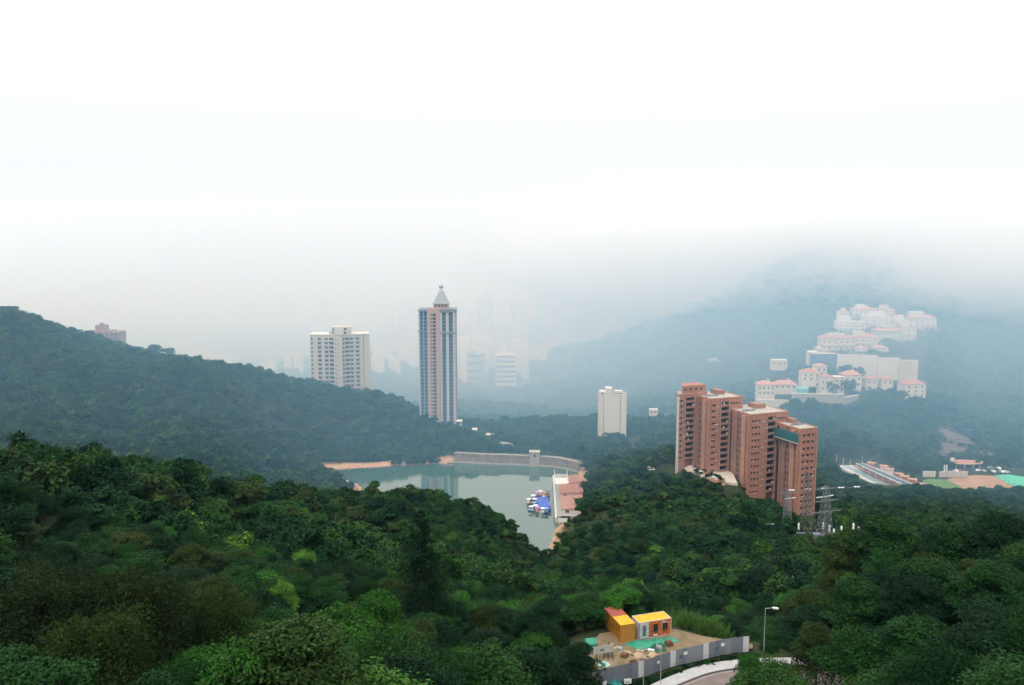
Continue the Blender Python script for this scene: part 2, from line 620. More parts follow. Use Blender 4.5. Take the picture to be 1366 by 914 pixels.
# villas, terraces
VILLA_CLEAR = [plan([(1004, 532), (1012, 500), (1100, 478), (1100, 470), (1228, 478), (1232, 505), (1200, 512), (1170, 522), (1125, 532), (1060, 546), (1010, 538)], 14)]
clear(plan([(1000, 538), (1010, 515), (1062, 508), (1068, 522), (1130, 530), (1150, 520), (1165, 518), (1165, 512), (1232, 512), (1240, 532), (1205, 530), (1160, 526), (1128, 533), (1090, 535), (1062, 532), (1040, 537)], 10), 1.0)
clear([tuple(at(px, py, Y))[:2] for px, py, Y in [(1118, 510, 752), (1228, 510, 752), (1232, 470, 800), (1245, 420, 950), (1130, 410, 980), (1120, 440, 870), (1092, 470, 800)]], 2.0)
UPPER = [  # label, base px, py, distance, width and height in picture units, window columns and rows
    ('long cream block with two storeys on the upper terrace', 1118, 467, 832, 46, 22, 6, 2), ('cream block with stepped roofs beside the long one', 1155, 464, 848, 30, 20, 4, 2), ('pale block under the topmost terrace', 1186, 459, 878, 34, 25, 5, 3),
    ('pale block at the outer end of the upper terrace', 1212, 456, 890, 20, 28, 3, 3), ('faint white block in the fog above the long cream one', 1136, 444, 912, 36, 20, 5, 2), ('faint white block in the fog over the pale block', 1170, 438, 922, 34, 22, 4, 2),
    ('white block jutting out at the top of the estate', 1230, 440, 930, 36, 22, 5, 3), ('faint topmost white block in the fog', 1152, 424, 955, 26, 16, 4, 2), ('faint topmost pink block in the fog', 1180, 423, 960, 26, 15, 4, 2), ('faint white block between the topmost and the jutting one', 1204, 440, 936, 26, 19, 3, 2),
    ('low cream house at the foot of the long cream block', 1098, 474, 812, 14, 10, 2, 1), ('small white house below the stepped cream block', 1148, 471, 822, 14, 8, 2, 1), ('small cream house at the edge above the white wall', 1176, 471, 826, 18, 9, 3, 1), ('narrow white house left of the faint topmost block', 1126, 426, 940, 12, 14, 2, 2)]
for _l, px, py, Y, w, h, _c, _r in UPPER:
    p = at(px, py, Y)
    hw = w * Y / FPX / 2 + 3
    pad([(p.x - hw, Y - 7), (p.x + hw, Y - 7), (p.x + hw, Y + 15), (p.x - hw, Y + 15)], p.z - .5, 9.0)
    clear([(p.x - hw, Y - 16), (p.x + hw, Y - 16), (p.x + hw, Y + 15), (p.x - hw, Y + 15)], 0.0)
clear([tuple(at(px, 890, Y))[:2] for px, Y in [(826, 58), (985, 58), (985, 97), (975, 102), (850, 99)]], 0.0)
# cut slope with sprayed concrete above the pavilion
CUT = [tuple(at(px, py, Y))[:2] for px, py, Y in [(1250, 612, 552), (1252, 560, 640), (1265, 552, 655), (1295, 575, 610), (1335, 605, 556)]]
clear(CUT, 0.0)
ROAD_FAR = [tuple(at(px, py, Y))[:2] for px, py, Y in [(826, 612, 500), (842, 608, 505), (852, 598, 535), (866, 592, 560), (850, 600, 548), (836, 612, 500)]]
clear(plan([(828, 614), (838, 606), (852, 596), (868, 590), (872, 596), (858, 606), (842, 612)], -6), 2.0)
REEDS = [tuple(at(px, 850, Y))[:2] for px, Y in [(880, 113), (975, 108), (978, 117), (885, 126)]]
clear(REEDS, 1.5)
clear(plan([(1108, 624), (1120, 616), (1185, 664), (1215, 668), (1180, 676), (1130, 655), (1108, 640)], -8), 0.0)


# ---- the sheet itself
rows = list(np.arange(-60, 640, 2.1))
st = 2.1
while rows[-1] < 5600:
    st *= 1.028
    rows.append(rows[-1] + st)
rows = np.array(rows)
NU = 500
us = np.linspace(-1, 1, NU)
TX = us[None, :] * (190 + 0.8 * rows[:, None])
TY = np.repeat(rows[:, None], NU, 1)
TZ = height(TX, TY)
sd_all = np.full(TX.shape, 999.0)
nearm = (TY > 250) & (TY < 620) & (np.abs(TX) < 260)
sd_all[nearm] = poly_sd(TX[nearm], TY[nearm], SX, SY)


def sheet(name, sel, material, label=None):
    idx = np.arange(TX.size).reshape(TX.shape)
    q = np.stack([idx[:-1, :-1], idx[:-1, 1:], idx[1:, 1:], idx[1:, :-1]], -1)[sel]
    used, inv = np.unique(q.ravel(), return_inverse=True)
    vs = np.stack([TX.ravel()[used], TY.ravel()[used], TZ.ravel()[used]], 1)
    me = mesh_np(name, vs, inv.reshape(-1, 4), material, smooth=True)
    a = me.attributes.new('bank', 'FLOAT', 'POINT')
    a.data.foreach_set('value', sd_all.ravel()[used].astype(np.float32))
    o = link_mesh(name, me)
    o['kind'] = 'structure'
    return o


def ground_mat():
    """forest floor of earth and low green; a bare bank of orange earth and pale rock along the water line"""
    m, n, l = nodes_of('forest_floor')
    out, b = n('ShaderNodeOutputMaterial'), n('ShaderNodeBsdfPrincipled')
    geo = n('ShaderNodeNewGeometry')
    nz = n('ShaderNodeTexNoise'); nz.inputs['Scale'].default_value = 0.12; nz.inputs['Detail'].default_value = 8
    l(geo.outputs['Position'], nz.inputs['Vector'])
    cr = n('ShaderNodeValToRGB')
    cr.color_ramp.elements[0].position, cr.color_ramp.elements[0].color = 0.35, (0.022, 0.034, 0.014, 1)
    cr.color_ramp.elements[1].position, cr.color_ramp.elements[1].color = 0.7, (0.05, 0.058, 0.026, 1)
    l(nz.outputs['Fac'], cr.inputs[0])
    n2 = n('ShaderNodeTexNoise'); n2.inputs['Scale'].default_value = 0.5; n2.inputs['Detail'].default_value = 6
    l(geo.outputs['Position'], n2.inputs['Vector'])
    c2 = n('ShaderNodeValToRGB')
    e = c2.color_ramp.elements
    e[0].position, e[0].color = 0.36, (0.42, 0.2, 0.1, 1)
    e[1].position, e[1].color = 0.68, (0.52, 0.4, 0.29, 1)
    l(n2.outputs['Fac'], c2.inputs[0])
    ab = n('ShaderNodeAttribute'); ab.attribute_name = 'bank'
    add = n('ShaderNodeMath'); add.operation = 'MULTIPLY_ADD'
    l(nz.outputs['Fac'], add.inputs[0]); add.inputs[1].default_value = 11.0
    l(ab.outputs['Fac'], add.inputs[2])
    mr = n('ShaderNodeMapRange')
    mr.inputs[1].default_value, mr.inputs[2].default_value, mr.inputs[3].default_value, mr.inputs[4].default_value = 8.5, 12.5, 1, 0
    l(add.outputs[0], mr.inputs[0])
    mix = n('ShaderNodeMix'); mix.data_type = 'RGBA'
    l(mr.outputs[0], mix.inputs[0]); l(cr.outputs[0], mix.inputs[6]); l(c2.outputs[0], mix.inputs[7])
    l(mix.outputs[2], b.inputs['Base Color'])
    b.inputs['Roughness'].default_value = 0.95
    b.inputs['Specular IOR Level'].default_value = 0.1
    bp = n('ShaderNodeBump'); bp.inputs['Strength'].default_value = 0.6; bp.inputs['Distance'].default_value = 0.6
    l(n2.outputs['Fac'], bp.inputs['Height']); l(bp.outputs[0], b.inputs['Normal'])
    l(b.outputs[0], out.inputs[0])
    return m


FLOOR = ground_mat()
cx, cyy = TX[:-1, :-1], TY[:-1, :-1]
is_mtn = (cyy > 610) & (cyy < 1640) & (cx > -20 - (cyy - 610) * 0.13)
is_far = (cyy > 760) & ~is_mtn & (cyy < 2700)
is_hill = (cyy > 360) & (cyy <= 760) & (cx < 10 - (cyy < 470) * 75) & ~is_mtn
is_city = cyy >= 2700
sheet('ground', ~(is_mtn | is_far | is_hill | is_city), FLOOR)
sheet('hill', is_hill, FLOOR)
sheet('mountain', is_mtn, FLOOR)
sheet('distant_hills', is_far, FLOOR)
sheet('harbour_reflector', is_city, mat('fog_lifting_pale', (0.62, 0.64, 0.65), 0.4, 0.1, 0.01))  # far sheet coloured pale to throw light up into the fog

# ---- reservoir
def water_mat():
    m, n, l = nodes_of('reservoir_water')
    out, b = n('ShaderNodeOutputMaterial'), n('ShaderNodeBsdfPrincipled')
    b.inputs['Base Color'].default_value = (0.045, 0.098, 0.076, 1)
    b.inputs['Roughness'].default_value = 0.06
    b.inputs['IOR'].default_value = 2.4
    b.inputs['Specular IOR Level'].default_value = 0.5
    geo = n('ShaderNodeNewGeometry')
    mp = n('ShaderNodeMapping'); mp.inputs['Scale'].default_value = (0.9, 0.45, 1)
    l(geo.outputs['Position'], mp.inputs[0])
    nz = n('ShaderNodeTexNoise'); nz.inputs['Scale'].default_value = 0.8; nz.inputs['Detail'].default_value = 4
    l(mp.outputs[0], nz.inputs['Vector'])
    bp = n('ShaderNodeBump'); bp.inputs['Strength'].default_value = 0.07; bp.inputs['Distance'].default_value = 0.25
    l(nz.outputs['Fac'], bp.inputs['Height']); l(bp.outputs[0], b.inputs['Normal'])
    l(b.outputs[0], out.inputs[0])
    return m


wb = MB()
bx = [p.x for p in SHORE]; by = [p.y for p in SHORE]
cxw, cyw = sum(bx) / len(bx), sum(by) / len(by)
wpts = []
for p in SHORE:
    d = Vector((p.x - cxw, p.y - cyw)); d.normalize()
    wpts.append((p.x, p.y))
wb.poly([(x, y, 0.0) for x, y in wpts])
wo_ = wb.build('water', water_mat())
wo_['kind'] = 'structure'

# ------------------------------------------------------------------ trees
rng = np.random.default_rng(11)


def leaves_np(centres, normals, size, tone, aspect=1.7):
    """one folded leaf (two triangles) per centre"""
    k = len(centres)
    nrm = normals / (np.linalg.norm(normals, axis=1, keepdims=True) + 1e-9)
    rnd = rng.normal(size=(k, 3))
    t = np.cross(nrm, rnd); t /= np.linalg.norm(t, axis=1, keepdims=True) + 1e-9
    bt = np.cross(nrm, t)
    s = (size * rng.uniform(0.65, 1.35, k))[:, None]
    v = np.stack([centres - t * s * aspect * .5, centres - bt * s * .5 + nrm * s * .12, centres + t * s * aspect * .5, centres + bt * s * .5 + nrm * s * .12], 1)
    f = np.arange(k * 4).reshape(k, 4)
    return v.reshape(-1, 3), f, np.repeat(tone, 4)


def crown_mesh(name, parts, material):
    V, F, T, o = [], [], [], 0
    for v, f, t in parts:
        V.append(v); F.append(f + o); T.append(t); o += len(v)
    me = mesh_np(name, np.concatenate(V), np.concatenate(F), material)
    tt = np.concatenate(T)
    a = me.attributes.new('tone', 'FLOAT_COLOR', 'POINT')
    a.data.foreach_set('color', np.stack([tt, tt, tt * 0.9, np.ones_like(tt)], 1).astype(np.float32).ravel())
    return me


def unit(k):
    d = rng.normal(size=(k, 3))
    return d / np.linalg.norm(d, axis=1, keepdims=True)


def broad_crown(R, H, nc, nl, leaf, flat=0.8, spread=0.75, cr=(0.26, 0.42), zc=None):
    """crown of leaf clumps; returns parts and the clump centres (for the limbs)"""
    parts, cents = [], []
    zc = H * 0.62 if zc is None else zc
    for i in range(nc):
        d = unit(1)[0]
        d[2] = abs(d[2]) * 1.0 - 0.28
        rr = spread * (rng.uniform(0.35, 1.0) ** 0.45)
        c = np.array([d[0] * R * rr, d[1] * R * rr, zc + d[2] * (H - zc) * rr * 1.05 + rng.normal(0, 0.05) * H])
        r = R * rng.uniform(*cr)
        cents.append((c, r))
    for c, r in cents:
        k = max(6, int(nl * (r / (R * 0.34)) ** 2))
        d = unit(k)
        low = d[:, 2] < -0.05
        d[low, 2] *= -0.8
        stray = rng.random(k) < 0.14
        rad = (r * np.where(stray, rng.uniform(0.95, 1.5, k), rng.uniform(0.68, 1.05, k)))[:, None]
        lob = 1 + 0.22 * np.sin(d[:, 0] * 5 + c[1] * 3) * np.sin(d[:, 1] * 5 + c[0] * 3)
        p = c + d * rad * lob[:, None] * np.array([1, 1, flat * rng.uniform(0.65, 1.15)])
        nrm = d * 0.7 + np.array([0, 0, 0.65]) + rng.normal(size=(k, 3)) * 0.35
        tone = np.clip(rng.normal(1.0, 0.2) * np.clip(rng.normal(1, 0.28, k), 0.4, 1.9), 0.3, 2.2)
        parts.append(leaves_np(p, nrm, leaf, tone))
    return parts, cents


def tier_crown(R, H, nt_, nl, leaf):
    """flat layered sprays, lower tiers wider"""
    parts, cents = [], []
    for i in range(nt_):
        t = rng.uniform(0, 1)
        z = H * (0.42 + 0.56 * t)
        rmax = R * math.sqrt(max(0.05, 1 - (t - 0.15) ** 2)) * (1.05 - 0.55 * t)
        a = rng.uniform(0, 2 * PI)
        rr = rmax * rng.uniform(0.25, 0.95)
        c = np.array([rr * math.cos(a), rr * math.sin(a), z])
        r = R * rng.uniform(0.22, 0.40)
        cents.append((c, r))
        k = int(nl * (r / (R * 0.3)) ** 2)
        d = unit(k)
        q = rng.uniform(0, 1, k) ** 0.5
        p = c + np.stack([d[:, 0] * r * 1.1, d[:, 1] * r * 1.1, np.abs(d[:, 2]) * r * 0.42], 1) * (0.55 + 0.45 * q)[:, None]
        p[:, 2] += -0.12 * r * (np.hypot(p[:, 0] - c[0], p[:, 1] - c[1]) / r) ** 2 + rng.normal(0, 0.05 * r, k)
        nrm = d * 0.4 + np.array([0, 0, 0.8]) + rng.normal(size=(k, 3)) * 0.4
        tone = np.clip(rng.normal(1.0, 0.2) * np.clip(rng.normal(1, 0.3, k), 0.4, 1.9), 0.3, 2.2)
        parts.append(leaves_np(p, nrm, leaf, tone))
    return parts, cents


def feather_crown(R, H, nb, nl, leaf):
    """upswept feathery plumes of fine needles"""
    parts, cents = [], []
    for i in range(nb):
        a = rng.uniform(0, 2 * PI)
        t = rng.uniform(0, 1)
        base = np.array([0, 0, H * (0.2 + 0.5 * t)])
        L = R * rng.uniform(0.6, 1.1) * (1.05 - 0.55 * t)
        tip = base + np.array([math.cos(a) * L, math.sin(a) * L, L * rng.uniform(0.35, 0.9)])
        s = rng.uniform(0.15, 1.0, nl) ** 0.7
        p = base[None] * (1 - s[:, None]) + tip[None] * s[:, None]
        wid = (0.12 + 0.24 * np.sin(s * PI * 0.9)) * L
        p = p + rng.normal(size=(nl, 3)) * wid[:, None] * np.array([0.75, 0.75, 0.55])
        nrm = rng.normal(size=(nl, 3)) + np.array([0, 0, 0.5])
        tone = np.clip(rng.normal(1.0, 0.16) * np.clip(rng.normal(1, 0.25, nl), 0.4, 1.8), 0.35, 1.9)
        parts.append(leaves_np(p, nrm, leaf, tone, aspect=3.2))
        cents.append((base * 0.4 + tip * 0.6, 1.0))
    return parts, cents


def pine_crown(R, H, nw, nl, leaf):
    parts, cents = [], []
    for i in range(nw):
        t = i / (nw - 1)
        z = H * (0.22 + 0.77 * t)
        L0 = R * (1 - t) ** 0.75 + 0.35
        for b in range(5 if t < .8 else 3):
            a = rng.uniform(0, 2 * PI)
            L = L0 * rng.uniform(0.45, 1.15)
            tip = np.array([math.cos(a) * L, math.sin(a) * L, z + L * rng.uniform(-0.1, 0.22)])
            base = np.array([0, 0, z])
            k = int(nl * (0.35 + L / R))
            s = rng.uniform(0.2, 1.03, k)
            p = base + (tip - base) * s[:, None] + rng.normal(size=(k, 3)) * np.array([0.16, 0.16, 0.10]) * L0 * 0.9
            tone = np.clip(rng.normal(1.0, 0.15) * np.clip(rng.normal(1, 0.25, k), 0.4, 1.8), 0.35, 1.9)
            parts.append(leaves_np(p, rng.normal(size=(k, 3)) + np.array([0, 0, 0.6]), leaf, tone, aspect=3.0))
            if L > 0.5 * R:
                cents.append((base * 0.2 + tip * 0.8, 1.0))
    return parts, cents


def trunk_mesh(name, H, r, cents, nlimb, material, straight=False):
    b = MB()
    top = Vector((rng.uniform(-.05, .05) * H * (not straight), rng.uniform(-.05, .05) * H * (not straight), H * (0.97 if straight else 0.55)))
    mid = top * 0.5 + Vector((rng.uniform(-.02, .02) * H, rng.uniform(-.02, .02) * H, 0)) * (not straight)
    b.tube((0, 0, -1.2), mid, r * 1.15, r * 0.8, 8)
    b.tube(mid, top, r * 0.8, r * (0.15 if straight else 0.45), 8)
    order = rng.permutation(len(cents))[:nlimb]
    for i in order:
        c = Vector(cents[i][0])
        s = Vector((0, 0, min(c.z * 0.95, H * 0.9))) if straight else mid + (top - mid) * rng.uniform(0.1, 1.0)
        m = s * 0.5 + c * 0.5 + Vector((0, 0, -0.03 * H if not straight else 0))
        b.tube(s, m, r * (0.16 if straight else 0.4), r * (0.1 if straight else 0.25), 5, False)
        e_ = c if straight else c + (c - m).normalized() * rng.uniform(0.1, 0.9)
        b.tube(m, e_, r * (0.1 if straight else 0.25), r * 0.06, 5, False)
    return b.mesh(name, material, True)


BARK = mat('bark', (0.11, 0.085, 0.06), 0.95, 0.3, 3.0, 0.4, 0.1)
LEAF = leaf_mat('leaf', None, True)
G_RAMP = [(0.0, (0.006, 0.023, 0.008)), (0.3, (0.011, 0.042, 0.011)), (0.6, (0.018, 0.062, 0.014)), (0.8, (0.030, 0.078, 0.015)), (0.93, (0.036, 0.055, 0.017)), (0.97, (0.046, 0.12, 0.02)), (1.0, (0.07, 0.15, 0.02))]
F_RAMP = [(0.0, (0.008, 0.032, 0.012)), (0.5, (0.018, 0.058, 0.017)), (0.85, (0.034, 0.085, 0.021)), (1.0, (0.05, 0.08, 0.026))]
LEAF_NEAR = leaf_mat('leaf_scatter', G_RAMP, False)
LEAF_FAR = leaf_mat('leaf_far', F_RAMP, False)

# nearer kinds: (crown, trunk) meshes, all about 1 m wide per unit radius before scaling
KINDS = {'broadleaf_tree': [], 'layered_tree': [], 'feathery_tree': [], 'pine_tree': [], 'shrub': []}


def add_kind(kind, parts_cents, H, r, nlimb, straight=False):
    parts, cents = parts_cents
    KINDS[kind].append((crown_mesh('crown', parts, LEAF), trunk_mesh('trunk', H, r, cents, nlimb, BARK, straight), H))


for i in range(4):
    add_kind('broadleaf_tree', broad_crown(4.0, 8.0, 44 + 5 * i, 330, 0.175, cr=(0.2, 0.36), flat=(0.75, 0.9, 0.65, 0.8)[i], spread=(0.78, 0.72, 0.85, 0.75)[i]), 8.0, 0.22, 9)
for i in range(3):
    add_kind('layered_tree', tier_crown(5.0, 10.0, 60, 330, 0.165), 10.0, 0.24, 12)
for i in range(2):
    add_kind('feathery_tree', feather_crown(4.5, 9.0, 90, 330, 0.085), 9.0, 0.22, 12)
add_kind('pine_tree', pine_crown(4.2, 18.0, 22, 150, 0.12), 18.0, 0.24, 26, True)
for i in range(2):
    add_kind('shrub', broad_crown(1.7, 2.4, 14, 130, 0.17, flat=0.9, zc=0.9), 2.4, 0.06, 6)

# scattered woods use lighter copies with fewer, larger leaves
PROTO = bpy.data.collections.new('tree_kinds')
NEARP, FARP = bpy.data.collections.new('near_wood_kinds'), bpy.data.collections.new('far_wood_kinds')


def proto(colln, name, parts, material):
    o = bpy.data.objects.new(name, crown_mesh(name, parts, material))
    colln.objects.link(o)


for i in range(5):
    proto(NEARP, 'wood_crown_%d' % i, broad_crown(3.6, 7.0, 24, 105, 0.38, flat=(0.75, 0.9, 0.65, 0.8, 1.0)[i], spread=(0.78, 0.7, 0.85, 0.75, 0.7)[i], zc=3.6)[0], LEAF_NEAR)
proto(NEARP, 'wood_crown_5', tier_crown(3.8, 7.5, 26, 95, 0.36)[0], LEAF_NEAR)
proto(NEARP, 'wood_crown_6', feather_crown(3.4, 7.5, 26, 90, 0.3)[0], LEAF_NEAR)
for i in range(5):
    proto(FARP, 'far_crown_%d' % i, broad_crown(3.8, 7.0, 13, 44, 0.75, flat=(0.75, 0.9, 0.65, 0.8, 1.0)[i], spread=(0.75, 0.7, 0.85, 0.72, 0.68)[i], cr=(0.3, 0.46), zc=3.4)[0], LEAF_FAR)


HIGHP = bpy.data.collections.new('close_wood_kinds')
for i, (kd, vi) in enumerate((('broadleaf_tree', 0), ('broadleaf_tree', 1), ('broadleaf_tree', 2), ('broadleaf_tree', 3), ('layered_tree', 0), ('feathery_tree', 0))):
    hm_ = KINDS[kd][vi][0].copy()
    hm_.materials.clear()
    hm_.materials.append(LEAF_NEAR)
    HIGHP.objects.link(bpy.data.objects.new('close_crown_%d' % i, hm_))


def wood_nodes(colln):
    g = bpy.data.node_groups.new('scatter_' + colln.name, 'GeometryNodeTree')
    g.interface.new_socket('Geometry', in_out='INPUT', socket_type='NodeSocketGeometry')
    g.interface.new_socket('Geometry', in_out='OUTPUT', socket_type='NodeSocketGeometry')
    n, l = g.nodes.new, g.links.new
    gi, go = n('NodeGroupInput'), n('NodeGroupOutput')
    iop, ci = n('GeometryNodeInstanceOnPoints'), n('GeometryNodeCollectionInfo')
    ci.inputs[0].default_value = colln
    ci.inputs[1].default_value = True
    ci.inputs[2].default_value = True

    def attr(nm, typ):
        a = n('GeometryNodeInputNamedAttribute')
        a.data_type = typ
        a.inputs[0].default_value = nm
        return a.outputs[0]
    l(gi.outputs[0], iop.inputs['Points'])
    l(ci.outputs[0], iop.inputs['Instance'])
    iop.inputs['Pick Instance'].default_value = True
    l(attr('pick', 'INT'), iop.inputs['Instance Index'])
    l(attr('turn', 'FLOAT_VECTOR'), iop.inputs['Rotation'])
    l(attr('grow', 'FLOAT_VECTOR'), iop.inputs['Scale'])
    l(iop.outputs[0], go.inputs[0])
    return g


GN = {}


def wood(name, pts, grow, npick, colln):
    k = len(pts)
    me = bpy.data.meshes.new(name)
    me.vertices.add(k)
    me.vertices.foreach_set('co', np.asarray(pts, np.float32).ravel())
    a = me.attributes.new('pick', 'INT', 'POINT'); a.data.foreach_set('value', rng.integers(0, npick, k).astype(np.int32))
    a = me.attributes.new('turn', 'FLOAT_VECTOR', 'POINT')
    a.data.foreach_set('vector', np.stack([rng.normal(0, .06, k), rng.normal(0, .06, k), rng.uniform(0, 6.28, k)], 1).astype(np.float32).ravel())
    a = me.attributes.new('grow', 'FLOAT_VECTOR', 'POINT')
    hg = grow * rng.uniform(0.8, 1.25, k)
    a.data.foreach_set('vector', np.stack([grow, grow, hg], 1).astype(np.float32).ravel())
    o = link_mesh(name, me, kind='stuff')
    if colln.name not in GN:
        GN[colln.name] = wood_nodes(colln)
    md = o.modifiers.new('scatter', 'NODES')
    md.node_group = GN[colln.name]
    return o


def scatter(y0, y1, sp, umax=0.80):
    """jittered grid of tree places inside the view, off water, roads and buildings"""
    ys = np.arange(y0, y1, sp * 0.9)
    P = []
    for y in ys:
        w = umax * y + 12
        xs = np.arange(-w, w, sp)
        P.append(np.stack([xs + rng.uniform(-.5, .5, len(xs)) * sp * 0.95, np.full(len(xs), y) + rng.uniform(-.5, .5, len(xs)) * sp * 0.95], 1))
    P = np.concatenate(P)
    keep = np.ones(len(P), bool)
    for PX, PY, mgn in CLEAR:
        m_ = mgn + sp * 0.3
        near = (P[:, 0] > PX.min() - m_) & (P[:, 0] < PX.max() + m_) & (P[:, 1] > PY.min() - m_) & (P[:, 1] < PY.max() + m_)
        if near.any():
            keep[near] &= poly_sd(P[near, 0], P[near, 1], PX, PY) > m_
    near = (P[:, 1] > 250) & (P[:, 1] < 620) & (np.abs(P[:, 0]) < 260)
    sdw = poly_sd(P[near, 0], P[near, 1], SX, SY)
    keep[near] &= sdw > 2.3 + 7.5 * np.exp(-((P[near, 0] + 97) / 17) ** 2) * (P[near, 1] > 470) + 5 * np.exp(-((P[near, 0] + 120) / 4) ** 2) * (P[near, 1] > 470) + 5 * np.exp(-((P[near, 0] + 94) / 16) ** 2) * (P[near, 1] < 460) + 4 * np.exp(-((P[near, 0] + 42) / 6) ** 2) * (P[near, 1] > 470)
    P = P[keep]
    Z = height(P[:, 0], P[:, 1])
    return np.column_stack([P, Z])


# ---- trees one can pick out: placed one by one
TREE_GROUPS = {'broadleaf_tree': 'round crowned trees of the near forest', 'layered_tree': 'layered trees of the near forest', 'feathery_tree': 'feathery trees of the near forest', 'shrub': 'shrubs by the road', 'pine_tree': 'pines'}
TONES = {'dark': (0.0075, 0.027, 0.009), 'mid': (0.015, 0.054, 0.012), 'olive': (0.028, 0.049, 0.011), 'bright': (0.030, 0.108, 0.015), 'lime': (0.072, 0.17, 0.024), 'brown': (0.019, 0.035, 0.009)}
FIRST = {}


def plant(kind, x, y, R, Hs, tone, label, sink=0.3, rz=None, group=None, var=None):
    crown, trunk, H = KINDS[kind][rng.integers(0, len(KINDS[kind])) if var is None else var]
    z = hz(x, y)
    t = thing(kind, label, kind.replace('_', ' ').replace('broadleaf ', '').replace('layered ', '').replace('feathery ', '').replace('pine tree', 'pine'), (x, y, z - sink), rng.uniform(0, 6.28) if rz is None else rz, group or TREE_GROUPS[kind])
    base = {'broadleaf_tree': 4.0, 'layered_tree': 5.0, 'feathery_tree': 4.5, 'pine_tree': 4.2, 'shrub': 1.7}[kind]
    t.scale = (R / base, R / base, Hs / H)
    c = link_mesh('crown', crown, t)
    cc = TONES[tone]
    j = rng.uniform(0.85, 1.15)
    c.color = (cc[0] * j * rng.uniform(.92, 1.1), cc[1] * j, cc[2] * j, 1)
    link_mesh('trunk', trunk, t)
    return t


def plant_px(kind, px, py, Y, R, tone, label, Hs=None, **k):
    """tree whose crown top stands at the given bearing: the height follows from the ground below"""
    p = at(px, py, Y)
    h = p.z - hz(p.x, p.y)
    return plant(kind, p.x, p.y, R, max(2.0, h) if Hs is None else Hs, tone, label, **k)


TAKEN = []


def mark(px, Y, r):
    p = at(px, 700, Y)
    TAKEN.append((p.x, p.y, r))


SPECIAL = [
    # kind, px, py of the top, distance, crown radius, tone, label
    ('pine_tree', 561, 678, 118, 5.6, 'dark', 'tall thin dark pine standing above the forest between the camera and the reservoir'),
    ('feathery_tree', 70, 742, 74, 6.2, 'brown', 'large brownish feathery tree filling the lower corner of the slope'),
    ('feathery_tree', 175, 735, 76, 5.6, 'brown', 'brownish feathery tree beside the large one in the lower corner'),
    ('feathery_tree', 120, 790, 62, 5.0, 'olive', 'olive feathery tree in front of the brownish pair in the lower corner'),
    ('feathery_tree', 20, 735, 84, 5.0, 'olive', 'olive feathery tree at the very edge behind the brownish pair'),
    ('feathery_tree', 290, 775, 82, 4.3, 'olive', 'rounded olive tree with a smooth bushy crown beside the brownish feathery pair'),
    ('broadleaf_tree', 320, 845, 56, 3.2, 'bright', 'bright green leafy tree low on the slope under the rounded olive one'),
    ('broadleaf_tree', 375, 770, 108, 2.6, 'lime', 'small tree with vivid lime new leaves in the middle of the dark slope'),
    ('broadleaf_tree', 402, 730, 150, 3.0, 'lime', 'lime green tree standing out halfway up the slope'),
    ('broadleaf_tree', 455, 800, 88, 4.6, 'bright', 'broad bright green tree with stepped clumps in front of the tall pine'),
    ('layered_tree', 500, 790, 92, 4.6, 'bright', 'bright layered tree next to the broad stepped one before the tall pine'),
    ('broadleaf_tree', 218, 765, 112, 2.2, 'lime', 'little lime leaved tree among dark crowns behind the feathery trees'),
    ('broadleaf_tree', 760, 765, 175, 6.0, 'mid', 'big dark green tree with a domed crown before the narrow end of the reservoir'),
    ('broadleaf_tree', 650, 855, 86, 4.0, 'mid', 'domed tree low on the slope between the pine and the container yard'),
    ('layered_tree', 740, 800, 118, 5.0, 'dark', 'dark spreading tree just uphill of the green tarpaulin hut'),
    ('layered_tree', 770, 862, 92, 3.6, 'dark', 'dark tree hiding the corner of the metal hoarding'),
    ('layered_tree', 1138, 712, 130, 6.0, 'olive', 'tall olive layered tree at the top of the big clump below the pylons'),
    ('layered_tree', 1190, 690, 126, 7.5, 'mid', 'tall layered tree with the highest crown of the big clump'),
    ('layered_tree', 1275, 700, 118, 7.0, 'mid', 'layered tree next to the highest crown of the big clump'),
    ('layered_tree', 1345, 688, 112, 6.0, 'dark', 'dark round topped tree at the edge above the big clump'),
    ('layered_tree', 1088, 788, 116, 5.4, 'olive', 'olive layered tree on the near side of the street lamp with a white head'),
    ('layered_tree', 1150, 775, 106, 6.0, 'mid', 'layered tree in the middle of the big clump with pale stems showing'),
    ('layered_tree', 1240, 750, 104, 6.4, 'mid', 'wide layered tree in the upper middle of the big clump'),
    ('layered_tree', 1330, 755, 96, 6.0, 'mid', 'wide layered tree by the edge in the upper half of the big clump'),
    ('layered_tree', 1150, 840, 88, 5.6, 'mid', 'wide layered tree in the lower middle of the big clump'),
    ('layered_tree', 1235, 830, 82, 5.8, 'mid', 'layered tree low in the middle of the big clump beside the wide one'),
    ('layered_tree', 1320, 840, 74, 5.6, 'dark', 'dark layered tree in the lower corner of the big clump'),
    ('feathery_tree', 1035, 868, 86, 3.4, 'bright', 'bright feathery bush tree leaning over the bend of the road'),
    ('layered_tree', 1000, 874, 89, 2.4, 'bright', 'low spreading tree with yellow green sprays over the road edge'),
    ('layered_tree', 1090, 835, 95, 4.0, 'olive', 'olive layered tree behind the bright feathery one by the road bend'),
    ('broadleaf_tree', 1015, 755, 178, 5.5, 'dark', 'dark round tree behind the street lamp with a white head'),
    ('broadleaf_tree', 545, 722, 180, 4.0, 'dark', 'dark round tree just behind the tall thin pine'),
]
for kind, px, py, Y, rad, tone, lab in SPECIAL:
    plant_px(kind, px, py, Y, rad, tone, lab)
    mark(px, Y, rad * 0.8)


def free(P, extra=1.0):
    k = np.ones(len(P), bool)
    for x, y, r in TAKEN:
        k &= np.hypot(P[:, 0] - x, P[:, 1] - y) > r * extra
    return k


near = scatter(44, 345, 6.0)
near = near[free(near)]


